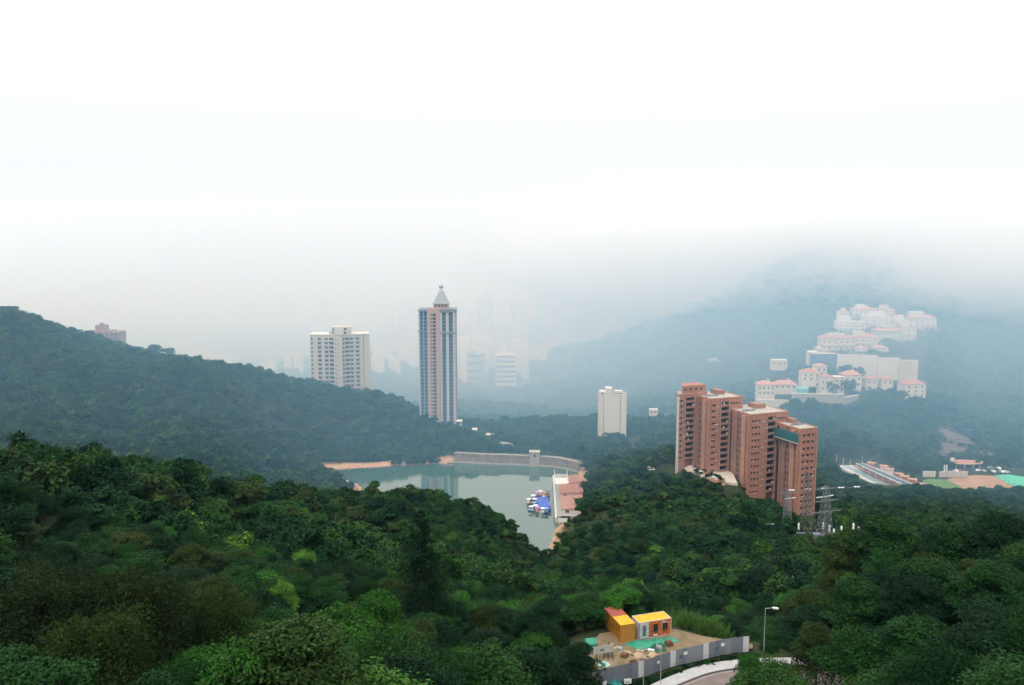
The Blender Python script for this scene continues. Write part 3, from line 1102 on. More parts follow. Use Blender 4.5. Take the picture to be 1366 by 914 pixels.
def road_view(P):
    """the verge between the camera's slope and the road bend is kept mown: no trees there"""
    qx, _q = project(P[:, 0], P[:, 1], P[:, 2])
    return (qx > 752) & (qx < 985) & (P[:, 1] < 104)


near = near[~road_view(near)]
# what each place would show: drop places outside the frame, order the rest by size in the picture
pxn, pyn = project(near[:, 0], near[:, 1], near[:, 2] + 5)
inside = (pxn > -60) & (pxn < 1426) & (pyn < 985)
near = near[inside]
pxn, pyn = pxn[inside], pyn[inside]
dist = np.hypot(near[:, 0], near[:, 1])
vis = (pxn > 5) & (pxn < 1361) & (pyn < 905) & (dist > 48)
order = np.argsort(dist + np.where(vis, 0, 1e6))
single = np.zeros(len(near), bool)
single[order[:255]] = vis[order[:255]]
AREAS = [(0, 250, 580, 700, 'on the near crest'), (0, 200, 700, 960, 'low on the slope by the feathery trees'), (200, 430, 690, 800, 'behind the rounded olive tree'),
         (200, 430, 800, 960, 'low on the slope before the lime tree'), (430, 620, 660, 790, 'around the tall thin pine'), (430, 620, 790, 960, 'at the bottom of the slope below the tall pine'),
         (620, 790, 690, 800, 'above the gully down to the reservoir'), (620, 830, 800, 960, 'beside the container yard'), (790, 1030, 640, 960, 'on the slope behind the two containers'), (1030, 1400, 600, 800, 'in the upper part of the big clump'), (1030, 1400, 800, 990, 'in the lower part of the big clump')]
LOOK = {'dark': 'dark green', 'mid': 'mid green', 'olive': 'olive green', 'bright': 'bright green', 'brown': 'brownish green', 'lime': 'lime green'}
KN = {'broadleaf_tree': 'round crowned tree', 'layered_tree': 'tree with layered sprays', 'feathery_tree': 'feathery tree'}
KN = {'broadleaf_tree': 'round tree', 'layered_tree': 'layered tree', 'feathery_tree': 'feathery tree'}
for i in np.nonzero(single)[0]:
    x, y, z = near[i]
    right = x > 28 and y < 140
    tilt = rng.random()
    if right:
        kind = 'layered_tree' if tilt < .8 else 'broadleaf_tree'
        rad = rng.uniform(3.8, 5.2)
        h = rng.uniform(6.5, 8.5) if pxn[i] > 1270 else rng.uniform(8, 10.5) if pxn[i] > 1140 else (rng.uniform(5.5, 7.5) if pxn[i] > 1060 else rng.uniform(4, 6))
    elif pxn[i] < 330 and y < 100:
        kind = 'feathery_tree' if tilt < .55 else 'broadleaf_tree'
        rad = rng.uniform(3.0, 4.2)
        h = rng.uniform(6, 8)
    else:
        kind = 'broadleaf_tree' if tilt < .7 else ('layered_tree' if tilt < .9 else 'feathery_tree')
        rad = rng.uniform(2.6, 4.4)
        h = rng.uniform(5.2, 8.0)
    r2 = rng.random()
    tone = 'dark' if r2 < .38 else 'mid' if r2 < .72 else 'olive' if r2 < .86 else 'bright' if r2 < .992 else 'lime'
    if kind == 'feathery_tree' and tone in ('bright', 'lime'):
        tone = 'brown'
    area = next((a[4] for a in AREAS if a[0] <= pxn[i] < a[1] and a[2] <= pyn[i] < a[3]), 'in the near forest')
    size = 'small' if rad < 3.1 else 'large' if rad > 3.9 else 'middling'
    form = 'tall' if h / rad > 2.1 else 'broad' if h / rad < 1.75 else 'even'
    plant(kind, x, y, rad, h, tone, '%s %s %s %s %s' % (size, form, LOOK[tone], KN[kind], area))
rest = near[~single]
gr = rng.uniform(0.65, 1.5, len(rest))
gr[rest[:, 0] > 50] *= np.where(rest[rest[:, 0] > 50, 1] < 135, 1.35, 1.0)
rest[:, 2] -= 0.4
gr[(rest[:, 1] > 215) & (np.abs(rest[:, 0] - 8) < 48)] *= 0.6
gr[(rest[:, 0] > 45) & (rest[:, 1] < 140)] = np.minimum(gr[(rest[:, 0] > 45) & (rest[:, 1] < 140)], 1.15)
# the rest of the near wood; close by with finer leaves; shrubs between the trees so no bare earth shows
cl_ = np.hypot(rest[:, 0], rest[:, 1]) < 150
wood('woodland', rest[cl_], gr[cl_] * 0.9, 6, HIGHP)
wood('woodland', rest[~cl_], gr[~cl_], 7, NEARP)
low = scatter(46, 345, 4.2)
low = low[free(low, 0.3)]
low = low[~road_view(low)]
low[:, 2] -= 1.6
cl_ = np.hypot(low[:, 0], low[:, 1]) < 125
wood('undergrowth', low[cl_], rng.uniform(0.35, 0.6, cl_.sum()), 4, HIGHP)
wood('undergrowth', low[~cl_], rng.uniform(0.4, 0.7, (~cl_).sum()), 7, NEARP)
# woods farther off
for nm, y0, y1, sp, sc in (('hill_woodland', 345, 640, 6.0, 1.0), ('mountain_woodland', 640, 1000, 8.0, 1.35), ('far_woodland', 1000, 1660, 13.0, 2.1)):
    P = scatter(y0, y1, sp, 0.78)
    P[:, 2] -= 0.8 * sc
    g_ = rng.uniform(0.6, 1.3, len(P)) * sc * (1 + 0.3 * bumps(P[:, 0] * .35 + 20, P[:, 1] * .35))
    g_ = np.clip(g_, 0.45 * sc, 1.6 * sc)
    if y0 == 345:
        g_[(P[:, 0] > 125) & (P[:, 1] < 465)] *= 0.65
        g_[(P[:, 0] > 84) & (P[:, 0] < 128) & (P[:, 1] > 372) & (P[:, 1] < 402)] *= 0.6
        g_[(P[:, 0] > -80) & (P[:, 0] < 40) & (P[:, 1] > 490) & (P[:, 1] < 520)] *= 0.6
        g_[(np.abs(P[:, 0] - 8) < 40) & (P[:, 1] < 380)] *= 0.6
    wood(nm, P, g_, 5, FARP)
# low scrub along the water line, leaving the bare patches open
P = scatter(400, 520, 2.4, 0.5)
sdw = poly_sd(P[:, 0], P[:, 1], SX, SY)
P = P[(sdw < 16) & (P[:, 0] < 10)]
P[:, 2] -= 0.5
wood('shore_scrub', P, rng.uniform(0.3, 0.6, len(P)), 5, FARP)
# garden trees between the terraced blocks
P = []
for _l, px, py, Y, w_, h_, _c, _r in UPPER:
    p = at(px, py, Y)
    hw = w_ * Y / FPX / 2
    for q in range(7):
        P.append((p.x + rng.uniform(-hw - 4, hw + 4), Y - rng.uniform(3, 9)))
P += [tuple(at(rng.uniform(1066, 1200), 500, rng.uniform(695, 740)))[:2] for q in range(34)]
P = np.array(P)
P = np.column_stack([P, height(P[:, 0], P[:, 1]) - .4])
wood('garden_trees', P, rng.uniform(0.35, 0.75, len(P)), 5, FARP)
# scrub on the bank under the terrace of the brick flats and on the bank behind the dam
P = scatter(352, 404, 2.6, 0.5)
P = P[(P[:, 0] > 74) & (P[:, 0] < 136)]
P[:, 2] -= 0.6
wood('bank_scrub', P, rng.uniform(0.3, 0.62, len(P)), 5, FARP)
P = scatter(495, 545, 3.0, 0.3)
P = P[(P[:, 0] > -60) & (P[:, 0] < 50)]
P[:, 2] -= 0.6
wood('bank_scrub', P, rng.uniform(0.3, 0.6, len(P)), 5, FARP)
P = scatter(360, 470, 3.0)
P = P[P[:, 0] > 122]
P[:, 2] -= 0.6
wood('bank_scrub', P, rng.uniform(0.28, 0.5, len(P)), 5, FARP)
CX, CY = np.array([p[0] for p in CUT]), np.array([p[1] for p in CUT])
P = np.column_stack([rng.uniform(CX.min(), CX.max(), 500), rng.uniform(CY.min(), CY.max(), 500)])
P = P[(poly_sd(P[:, 0], P[:, 1], CX, CY) < 1)]
P = P[np.sin(P[:, 0] * .16 + 1) * np.sin(P[:, 1] * .11) + rng.normal(0, .3, len(P)) > .3]
P = np.column_stack([P, height(P[:, 0], P[:, 1])])
wood('slope_scrub', P, rng.uniform(0.35, 0.7, len(P)), 5, FARP)
# growth overhanging the water between the bare patches of the far shore
P = np.column_stack([rng.uniform(-79, -47, 260), rng.uniform(478, 506, 260)])
sdw = poly_sd(P[:, 0], P[:, 1], SX, SY)
P = P[(sdw > -0.3) & (sdw < 8)]
P = np.column_stack([P, np.maximum(height(P[:, 0], P[:, 1]) - 0.5, -0.2)])
wood('shore_scrub', P, rng.uniform(0.3, 0.6, len(P)), 5, FARP)


# ------------------------------------------------------------------ shared surfaces
M = {}
M['brick'] = mat('brick_wall', (0.41, 0.205, 0.15), 0.9, 0.22, 0.35, 0.2, 0.15, streak=0.5)
M['brick2'] = mat('brick_fin', (0.50, 0.27, 0.195), 0.9, 0.2, 0.4, 0.2, 0.15, streak=0.5)
M['brick3'] = mat('brick_dull', (0.33, 0.19, 0.155), 0.9, 0.2, 0.4, 0.2, 0.15, streak=0.5)
M['glass'] = mat('dark_glass', (0.035, 0.045, 0.06), 0.18, 0.4, 0.3, spec=0.5)
M['glass2'] = mat('blue_glass', (0.045, 0.10, 0.15), 0.12, 0.5, 0.25, spec=0.6)
M['roofpale'] = mat('pale_roof', (0.42, 0.38, 0.33), 0.9, 0.18, 0.4)
M['white'] = mat('white_render', (0.62, 0.60, 0.56), 0.85, 0.1, 0.25, streak=0.6)
M['cream'] = mat('cream_render', (0.56, 0.50, 0.41), 0.85, 0.1, 0.2, streak=0.6)
M['cream2'] = mat('cream_trim', (0.66, 0.62, 0.56), 0.85, 0.08, 0.3)
M['pink'] = mat('pink_tile', (0.46, 0.32, 0.27), 0.7, 0.1, 0.3, streak=0.4)
M['palecol'] = mat('pale_cladding', (0.50, 0.47, 0.46), 0.7, 0.1, 0.4, streak=0.4)
M['grey'] = mat('grey_trim', (0.22, 0.25, 0.29), 0.7, 0.15, 0.5)
M['conc'] = mat('concrete', (0.36, 0.34, 0.31), 0.92, 0.22, 0.5, 0.3, streak=0.5)
M['concd'] = mat('dark_concrete', (0.17, 0.165, 0.17), 0.92, 0.25, 0.5, 0.3, streak=0.5)
M['tile'] = mat('red_roof_tiles', (0.41, 0.21, 0.155), 0.85, 0.2, 0.8, 0.3)
M['tile2'] = mat('pink_roof_tiles', (0.50, 0.27, 0.21), 0.85, 0.2, 0.8, 0.3)
M['stone'] = None
M['steel'] = mat('galvanised_steel', (0.42, 0.43, 0.43), 0.5, 0.15, 1.0, metal=0.3)
M['porcelain'] = mat('white_porcelain', (0.85, 0.85, 0.83), 0.3, 0.04, 1.0, spec=0.5)
M['paint'] = mat('white_paint', (0.8, 0.8, 0.78), 0.6, 0.06, 1.0)
M['dark'] = mat('dark_opening', (0.03, 0.032, 0.035), 0.8, 0.3, 1.0)
M['timber'] = mat('brown_timber', (0.16, 0.08, 0.05), 0.85, 0.3, 3.0)


def stone_mat():
    m, n, l = nodes_of('dam_masonry')
    out, b = n('ShaderNodeOutputMaterial'), n('ShaderNodeBsdfPrincipled')
    tcn = n('ShaderNodeTexCoord')
    br = n('ShaderNodeTexBrick')
    br.inputs['Scale'].default_value = 1.0
    br.inputs['Brick Width'].default_value, br.inputs['Row Height'].default_value = 1.4, 0.62
    br.inputs['Mortar Size'].default_value = 0.05
    br.inputs['Color1'].default_value = (0.37, 0.31, 0.26, 1)
    br.inputs['Color2'].default_value = (0.26, 0.23, 0.20, 1)
    br.inputs['Mortar'].default_value = (0.25, 0.22, 0.20, 1)
    mp = n('ShaderNodeMapping'); mp.inputs['Rotation'].default_value = (PI / 2, 0, 0)
    l(tcn.outputs['Object'], mp.inputs[0]); l(mp.outputs[0], br.inputs['Vector'])
    nz = n('ShaderNodeTexNoise'); nz.inputs['Scale'].default_value = 0.25; nz.inputs['Detail'].default_value = 6
    l(tcn.outputs['Object'], nz.inputs['Vector'])
    mx_ = n('ShaderNodeMix'); mx_.data_type = 'RGBA'; mx_.blend_type = 'MULTIPLY'; mx_.inputs[0].default_value = 0.8
    cr = n('ShaderNodeValToRGB'); cr.color_ramp.elements[0].color = (0.55, 0.55, 0.55, 1); cr.color_ramp.elements[1].color = (1.25, 1.2, 1.15, 1)
    cr.color_ramp.elements[0].position, cr.color_ramp.elements[1].position = 0.3, 0.7
    l(nz.outputs['Fac'], cr.inputs[0]); l(br.outputs[0], mx_.inputs[6]); l(cr.outputs[0], mx_.inputs[7])
    l(mx_.outputs[2], b.inputs['Base Color'])
    b.inputs['Roughness'].default_value = 0.95
    bp = n('ShaderNodeBump'); bp.inputs['Strength'].default_value = 0.5; bp.inputs['Distance'].default_value = 0.1
    l(br.outputs['Fac'], bp.inputs['Height']); bp.invert = True
    l(bp.outputs[0], b.inputs['Normal']); l(b.outputs[0], out.inputs[0])
    return m


M['stone'] = stone_mat()
MESH = {}


def shared(key, fn):
    if key not in MESH:
        MESH[key] = fn()
    return MESH[key]


def pane_mesh(w, h, material='glass', t=0.12):
    """window pane standing a little proud of y=0, bottom centre at the origin"""
    return shared(('pane', w, h, material, t), lambda: MB().box(-w / 2, w / 2, -t, 0.05, 0, h).mesh('window', M[material]))


def strip_surface(pts, d0, d1, z, thick, name, material):
    """flat band between two offsets of a plan line, with thickness"""
    a, b_ = offset_line(pts, d0), offset_line(pts, d1)
    mb = MB()
    for i in range(len(pts) - 1):
        q = [a[i], a[i + 1], b_[i + 1], b_[i]]
        mb.quad(*[(p[0], p[1], z) for p in q])
        mb.quad((*a[i], z - thick), (*a[i + 1], z - thick), (*a[i + 1], z), (*a[i], z))
        mb.quad((*b_[i + 1], z - thick), (*b_[i], z - thick), (*b_[i], z), (*b_[i + 1], z))
    o = mb.build(name, material)
    o['kind'] = 'structure'
    return o


# ------------------------------------------------------------------ road, pavement, yard ground
strip_surface(PAVE_OUT, 2.16, 9.5, ROAD_Z, 0.6, 'road', mat('pink_asphalt', (0.21, 0.165, 0.15), 0.95, 0.18, 0.8, 0.2, 0.1))
strip_surface(PAVE_OUT, 0.0, 2.0, ROAD_Z + 0.14, 0.7, 'pavement', mat('pale_pavement', (0.46, 0.44, 0.43), 0.92, 0.12, 1.0, 0.2, 0.1))
strip_surface(PAVE_OUT, 2.003, 2.157, ROAD_Z + 0.13, 0.7, 'kerb', mat('kerb_stone', (0.12, 0.10, 0.10), 0.92, 0.2, 2.0))
strip_surface(PAVE_OUT, 2.45, 2.55, ROAD_Z + 0.004, 0.002, 'road_marking', mat('worn_line', (0.4, 0.36, 0.32), 0.9, 0.3, 2.0))
yb = MB()
yb.poly([(p[0], p[1], YARD_Z + 0.12) for p in YARD][::-1])
yo = yb.build('yard_ground', mat('yard_earth', (0.15, 0.115, 0.06), 0.97, 0.3, 0.5, 0.5, 0.1, col2=(0.29, 0.215, 0.14)))
yo['kind'] = 'structure'


def sheet_on(name, px_poly, z, dz, material, top=0.3):
    mb = MB()
    pts = plan(px_poly, z)
    ar = sum(pts[i][0] * pts[(i + 1) % len(pts)][1] - pts[(i + 1) % len(pts)][0] * pts[i][1] for i in range(len(pts)))
    if ar < 0:
        pts = pts[::-1]
    mb.prism(pts, z - 1.0, z + dz)
    o = mb.build(name, material)
    o['kind'] = 'structure'
    return o


# ------------------------------------------------------------------ hoarding of corrugated panels
def hoarding():
    t = thing('hoarding', 'long grey corrugated metal hoarding curving between the earth yard and the road', 'fence', (FENCE[0][0], FENCE[0][1], YARD_Z - 0.35))
    line = dense(FENCE, 8)
    seg, acc, L = [], 0.0, [0.0]
    for i in range(len(line) - 1):
        acc += math.hypot(line[i + 1][0] - line[i][0], line[i + 1][1] - line[i][1]); L.append(acc)

    def pos(s):
        for i in range(len(line) - 1):
            if L[i + 1] >= s or i == len(line) - 2:
                f = (s - L[i]) / (L[i + 1] - L[i])
                return (line[i][0] + (line[i + 1][0] - line[i][0]) * f, line[i][1] + (line[i + 1][1] - line[i][1]) * f)

    def corr(w, h):
        mb, nn = MB(), 6
        xs = np.linspace(0, w, nn * 2 + 1)
        for k in range(nn * 2):
            y0, y1 = (-0.04 if k % 2 else 0.03), (-0.04 if (k + 1) % 2 else 0.03)
            mb.quad((xs[k], y0, 0), (xs[k + 1], y1, 0), (xs[k + 1], y1, h), (xs[k], y0, h))
        mb.box(0, w, 0.05, 0.09, h * 0.3, h * 0.36); mb.box(0, w, 0.05, 0.09, h * 0.8, h * 0.86)
        return mb
    W = 0.93
    n_p = int(acc / W)
    mats = [mat('hoarding_steel', (0.21, 0.23, 0.265), 0.6, 0.25, 0.9, streak=0.5), mat('hoarding_steel_pale', (0.27, 0.285, 0.31), 0.6, 0.25, 0.9, streak=0.5), mat('hoarding_steel_blue', (0.17, 0.20, 0.25), 0.6, 0.25, 0.9, streak=0.5), mat('hoarding_white', (0.62, 0.62, 0.63), 0.6, 0.15, 1.2, streak=0.4)]
    meshes = [corr(W - 0.012, 2.35).mesh('panel', m_) for m_ in mats]
    post = MB().box(-0.05, 0.05, 0.09, 0.19, -0.3, 2.2).mesh('post', M['grey'])
    cpx = [project(*pos(k * W + W / 2), YARD_Z + 1)[0] for k in range(n_p)]
    white = set()
    for target in (859, 898, 941):
        white.add(min(range(n_p), key=lambda k: abs(cpx[k] - target)))
    white.add(n_p - 1)
    for k in range(n_p):
        a, b_ = pos(k * W), pos((k + 1) * W)
        ang = math.atan2(b_[1] - a[1], b_[0] - a[0])
        o = link_mesh('panel', meshes[3] if k in white else meshes[int(rng.choice([0, 0, 1, 2]))], t, (a[0] - FENCE[0][0], a[1] - FENCE[0][1], rng.uniform(-0.06, 0.06)), ang)
        o.rotation_euler[1] = rng.normal(0, 0.008)
        if k in white:
            o['label'] = 'white panel'
        if k % 2 == 0:
            link_mesh('post', post, t, (a[0] - FENCE[0][0], a[1] - FENCE[0][1], 0), ang)
    for target, zz, w, h, c in ((914, 1.35, .55, .45, 'paint'), (964, 1.35, .55, .5, 'paint'), (878, 1.2, .4, .35, 'paint'), (908, 1.0, .45, .45, 'blue_poster'), (955, 1.0, .4, .4, 'blue_poster')):
        s = min(np.arange(0.3, acc, 0.1), key=lambda s_: abs(project(*pos(s_), YARD_Z + 1)[0] - target))
        a, b_ = pos(s), pos(s + 0.2)
        ang = math.atan2(b_[1] - a[1], b_[0] - a[0])
        mm = M['paint'] if c == 'paint' else mat('blue_poster', (0.06, 0.11, 0.28), 0.6, 0.3, 5)
        o = MB().box(-w / 2, w / 2, -0.075, -0.06, 0, h).build('notice', mm, t, (a[0] - FENCE[0][0], a[1] - FENCE[0][1], zz), ang)
    return t


hoarding()


# ------------------------------------------------------------------ containers
def container(label, loc, rz, L, side_m, roof_m, end_m, kind='plain'):
    """long axis +y, front end at y=0, 2.44 m wide, 2.6 m high"""
    t = thing('container', label, 'container', loc, rz, 'containers in the yard')
    W, H = 2.44, 2.6

    def wavy(n, length, along):
        mb = MB()
        k = n * 4
        for i in range(k):
            u0, u1 = length * i / k, length * (i + 1) / k
            d = [0.0, 0.0, 0.05, 0.05]
            a, c = d[i % 4], d[(i + 1) % 4]
            mb.quad(*along(u0, a, u1, c))
        return mb
    for s in (-1, 1):
        x = s * W / 2
        f = (lambda u0, a, u1, c: ((x - s * a, u1, .12), (x - s * c, u0, .12), (x - s * c, u0, H - .1), (x - s * a, u1, H - .1))) if s < 0 else (lambda u0, a, u1, c: ((x - s * a, u0, .12), (x - s * c, u1, .12), (x - s * c, u1, H - .1), (x - s * a, u0, H - .1)))
        wavy(12, L, f).build('side_panel', side_m if not isinstance(side_m, tuple) else side_m[0 if s < 0 else 1], t)
    MB().box(-W / 2 + .05, W / 2 - .05, L - .08, L - .03, .12, H - .1).build('end_panel', end_m, t)
    rb = MB()
    for i in range(14):
        rb.box(-W / 2 + .03, W / 2 - .03, L * i / 14 + .01, L * (i + .62) / 14, H - .06, H - .005)
    rb.box(-W / 2 + .03, W / 2 - .03, .02, L - .02, H - .1, H - .035)
    rb.build('roof', roof_m, t)
    fr = MB()
    for x in (-W / 2, W / 2 - .1):
        for y in (0, L - .1):
            fr.box(x, x + .1, y, y + .1, 0, H)
        fr.box(x + .005, x + .095, .1, L - .1, H - .1, H - .002); fr.box(x + .005, x + .095, .1, L - .1, 0.0, .12)
    for y in (0, L - .1):
        fr.box(-W / 2 + .1, W / 2 - .1, y + .005, y + .095, H - .1, H - .002); fr.box(-W / 2 + .1, W / 2 - .1, y + .005, y + .095, 0, .12)
    fr.build('frame', end_m, t)
    for s in (-1, 1):
        d = MB().box(min(0, s * 1.1) + .01, max(0, s * 1.1) - .01, .03, .08, .14, H - .12).build('door', end_m, t)
        hb_ = MB()
        for q in (0.3, 0.8):
            hb_.tube((s * q, .0, .2), (s * q, .0, H - .2), .025, n=5)
        hb_.build('lock_bar', M['steel'], d)
    return t


ORANGE = mat('orange_paint', (0.52, 0.22, 0.025), 0.6, 0.32, 1.6, streak=0.5)
YELLOW = mat('yellow_paint', (0.68, 0.41, 0.03), 0.6, 0.25, 1.4, streak=.3)
REDROOF = mat('faded_red_paint', (0.36, 0.085, 0.06), 0.6, 0.2, 0.8)
cA = at_z(826.5, 857, YARD_Z + .15); cB = at_z(848.5, 853.5, YARD_Z + .15)
angA = math.atan2(cB.y - cA.y, cB.x - cA.x)
midA = (cA + cB) / 2
ax_, ay_ = -math.sin(angA), math.cos(angA)
t = container('orange container with a roof half yellow and half faded red, its end facing the road', (midA.x, midA.y, YARD_Z + .12), angA, 6.0, ORANGE, YELLOW, ORANGE)
rb = MB()
for i in range(7):
    rb.box(-1.2, 1.2, 2.95 + 3.0 * i / 7, 2.95 + 3.0 * (i + .66) / 7, 2.53, 2.625)
rb.box(-1.19, 1.19, 2.96, 5.96, 2.5, 2.605)
rb.build('red_roof_sheet', REDROOF, t)['label'] = 'faded red rear half of the roof'


def graffiti_mat():
    m, n, l = nodes_of('graffiti')
    out, b = n('ShaderNodeOutputMaterial'), n('ShaderNodeBsdfPrincipled')
    tcn = n('ShaderNodeTexCoord')
    mp = n('ShaderNodeMapping'); mp.inputs['Scale'].default_value = (1, 1.5, 0.5)
    l(tcn.outputs['Object'], mp.inputs[0])
    nz = n('ShaderNodeTexNoise'); nz.inputs['Scale'].default_value = 0.9; nz.inputs['Detail'].default_value = 3; nz.inputs['Distortion'].default_value = 2.2
    l(mp.outputs[0], nz.inputs['Vector'])
    cr = n('ShaderNodeValToRGB'); cr.color_ramp.interpolation = 'CONSTANT'
    e = cr.color_ramp.elements
    cols = [(0, (0.55, 0.52, 0.5)), (.36, (0.05, 0.03, 0.03)), (.40, (0.62, 0.13, 0.03)), (.52, (0.42, 0.05, 0.02)), (.57, (0.75, 0.36, 0.03)), (.63, (0.6, 0.12, 0.03)), (.70, (0.7, 0.65, 0.6)), (.73, (0.3, 0.03, 0.02))]
    while len(e) < len(cols):
        e.new(.5)
    for i, (p, c) in enumerate(cols):
        e[i].position, e[i].color = p, (*c, 1)
    l(nz.outputs['Fac'], cr.inputs[0]); l(cr.outputs[0], b.inputs['Base Color'])
    b.inputs['Roughness'].default_value = 0.55
    l(b.outputs[0], out.inputs[0])
    return m


gA = at_z(852.5, 853.5, YARD_Z + .15); gB = at_z(895.5, 846.5, YARD_Z + .15)
angG = math.atan2(gB.y - gA.y, gB.x - gA.x)
GRAF = graffiti_mat()
WEND = mat('grey_white_panel', (0.5, 0.5, 0.52), 0.7, 0.3, 2.0)
# its long side faces the road: the long axis (+y) runs along gA-gB
Lg = (gB - gA).length
t = container('painted container with a yellow roof and orange red graffiti round two dark windows', (gA.x + (-math.sin(angG)) * 1.25, gA.y + math.cos(angG) * 1.25, YARD_Z + .12), angG - PI / 2, Lg, (ORANGE, GRAF), YELLOW, WEND)
for u, w, h, z in ((.50, .75, 1.25, .9), (.80, .85, 1.15, 1.0)):
    wf = MB().box(1.21, 1.30, Lg * u - w / 2 - .07, Lg * u + w / 2 + .07, z - .07, z + h + .07).build('window', mat('window_frame_orange', (0.5, 0.2, 0.04), .7, .2, 3), t)
    MB().box(1.295, 1.315, Lg * u - w / 2, Lg * u + w / 2, z, z + h).build('pane', M['glass'], wf)
dd = MB().box(1.22, 1.29, .1, 1.55, .13, 2.45).build('door', WEND, t)
MB().box(1.285, 1.30, .55, 1.1, .5, 2.1).build('door_panel', mat('dim_green_grey', (0.12, 0.17, 0.15), .7, .5, 4), dd)
MB().box(1.285, 1.305, Lg * .44, Lg * .56, .28, .5).build('notice', M['paint'], t)


# ------------------------------------------------------------------ yard clutter
def rumpled(name, label, cat, px_poly, z, material, amp, seed, group=None, res=16):
    """loose sheet lying in folds over the ground"""
    pts = plan(px_poly, z)
    PX = np.array([p[0] for p in pts]); PY = np.array([p[1] for p in pts])
    gxs = np.linspace(PX.min(), PX.max(), res * 2); gys = np.linspace(PY.min(), PY.max(), res)
    X, Y_ = np.meshgrid(gxs, gys)
    sd_ = poly_sd(X.ravel(), Y_.ravel(), PX, PY).reshape(X.shape)
    r = np.random.default_rng(seed)
    Z = z + .16 + amp * (np.abs(np.sin(X * 1.7 + np.sin(Y_ * 1.3 + seed) * 1.5)) * .5 + r.random(X.shape) * .5) * np.clip(-sd_ / .6, 0, 1)
    idx = np.arange(X.size).reshape(X.shape)
    q = np.stack([idx[:-1, :-1], idx[:-1, 1:], idx[1:, 1:], idx[1:, :-1]], -1)
    ins = (sd_[:-1, :-1] < .2) & (sd_[1:, 1:] < .2)
    me = mesh_np(name, np.stack([X.ravel(), Y_.ravel(), Z.ravel()], 1), q[ins], material)
    o = link_mesh(name, me)
    return tag(o, label, cat, group)


GREENT = mat('green_tarpaulin', (0.035, 0.26, 0.16), 0.6, 0.35, 0.9, 0.3, spec=0.4)
GREEND = mat('dark_green_net', (0.02, 0.10, 0.06), 0.8, 0.4, 1.2)
rumpled('tarpaulin', 'long bright green tarpaulin spread in folds on the earth before the containers', 'tarpaulin', [(833, 860), (846, 856.5), (873, 853.5), (895, 851.5), (905, 855.5), (888, 861), (868, 864), (852, 869), (842, 865)], YARD_Z, GREENT, .5, 3, 'tarpaulins in the yard')
rumpled('tarpaulin', 'dark green net heaped beside the bright green tarpaulin', 'tarpaulin', [(867, 864), (884, 861), (889, 869), (878, 872), (868, 869)], YARD_Z, GREEND, 1.0, 5, 'tarpaulins in the yard')
rumpled('tarpaulin', 'small white and green sheet at the foot of the wooden sign board', 'tarpaulin', [(797, 885), (806, 883), (814, 888), (805, 892), (798, 890)], YARD_Z, mat('white_green_sheet', (0.6, 0.66, 0.62), .6, .3, .8, col2=(0.1, 0.4, 0.26)), .8, 8, 'tarpaulins in the yard')
# tarpaulin hut
hp = at_z(787.5, 866, YARD_Z)
t = thing('hut', 'small hut under a green tarpaulin at the tree edge of the yard', 'hut', (hp.x, hp.y, YARD_Z + .1), .2)
hm = MB()
hm.poly([(-.8, -.7, 1.0), (.8, -.7, 1.0), (.8, .1, 1.55), (-.8, .1, 1.55)]); hm.poly([(-.8, .1, 1.55), (.8, .1, 1.55), (.8, .9, 1.0), (-.8, .9, 1.0)])
hm.poly([(-.8, -.7, 0.1), (.8, -.7, .1), (.8, -.7, 1.0), (-.8, -.7, 1.0)]); hm.poly([(.8, -.7, .1), (.8, .9, .1), (.8, .9, 1), (.8, .1, 1.55), (.8, -.7, 1)]); hm.poly([(-.8, .9, .1), (-.8, -.7, .1), (-.8, -.7, 1), (-.8, .1, 1.55), (-.8, .9, 1)])
hm.build('cover', GREENT, t)
for x in (-.75, .75):
    MB().tube((x, -.76, 0), (x, -.76, 1.0), .04, n=5).build('post', M['timber'], t)
# sign board on posts
sA, sB = at_z(794, 884.5, YARD_Z), at_z(821, 886.5, YARD_Z)
sA, sB = at_z(793, 882, YARD_Z), at_z(820, 881, YARD_Z)
ang = math.atan2(sB.y - sA.y, sB.x - sA.x)
Ls = (sB - sA).length
t = thing('sign_board', 'weathered white sign board tilted on brown posts inside the hoarding', 'sign', (sA.x, sA.y, YARD_Z + .1), ang)
bo = MB().box(0, Ls, -.05, .02, .9, 1.95).build('board', mat('weathered_board', (0.46, 0.43, 0.40), .85, .25, 1.2, streak=.4), t)
bo.rotation_euler = (0, R_(-7), 0)
MB().box(.9, 1.5, -.075, -.055, 1.25, 1.55).build('emblem', mat('dull_green_print', (0.12, 0.22, 0.17), .8, .3, 4), bo)
for u in (.1, .45, .68, .9):
    MB().box(Ls * u - .06, Ls * u + .06, .03, .13, 0, 1.6 + u * .4 + (.8 if u == .68 else 0)).build('post', M['timber'], t)


def lumpy(name, label, cat, loc, r, material, seed, group=None, squash=.7, sub=2):
    bm = bmesh.new()
    bmesh.ops.create_icosphere(bm, subdivisions=sub, radius=1)
    rr = random.Random(seed)
    sx, sy = rr.uniform(.8, 1.3), rr.uniform(.8, 1.3)
    for v in bm.verts:
        k = 1 + rr.uniform(-.2, .2)
        v.co = Vector((v.co.x * r * sx * k, v.co.y * r * sy * k, v.co.z * r * squash * k))
    me = bpy.data.meshes.new(name)
    bm.to_mesh(me); bm.free()
    me.materials.append(material)
    return tag(link_mesh(name, me, None, loc), label, cat, group)


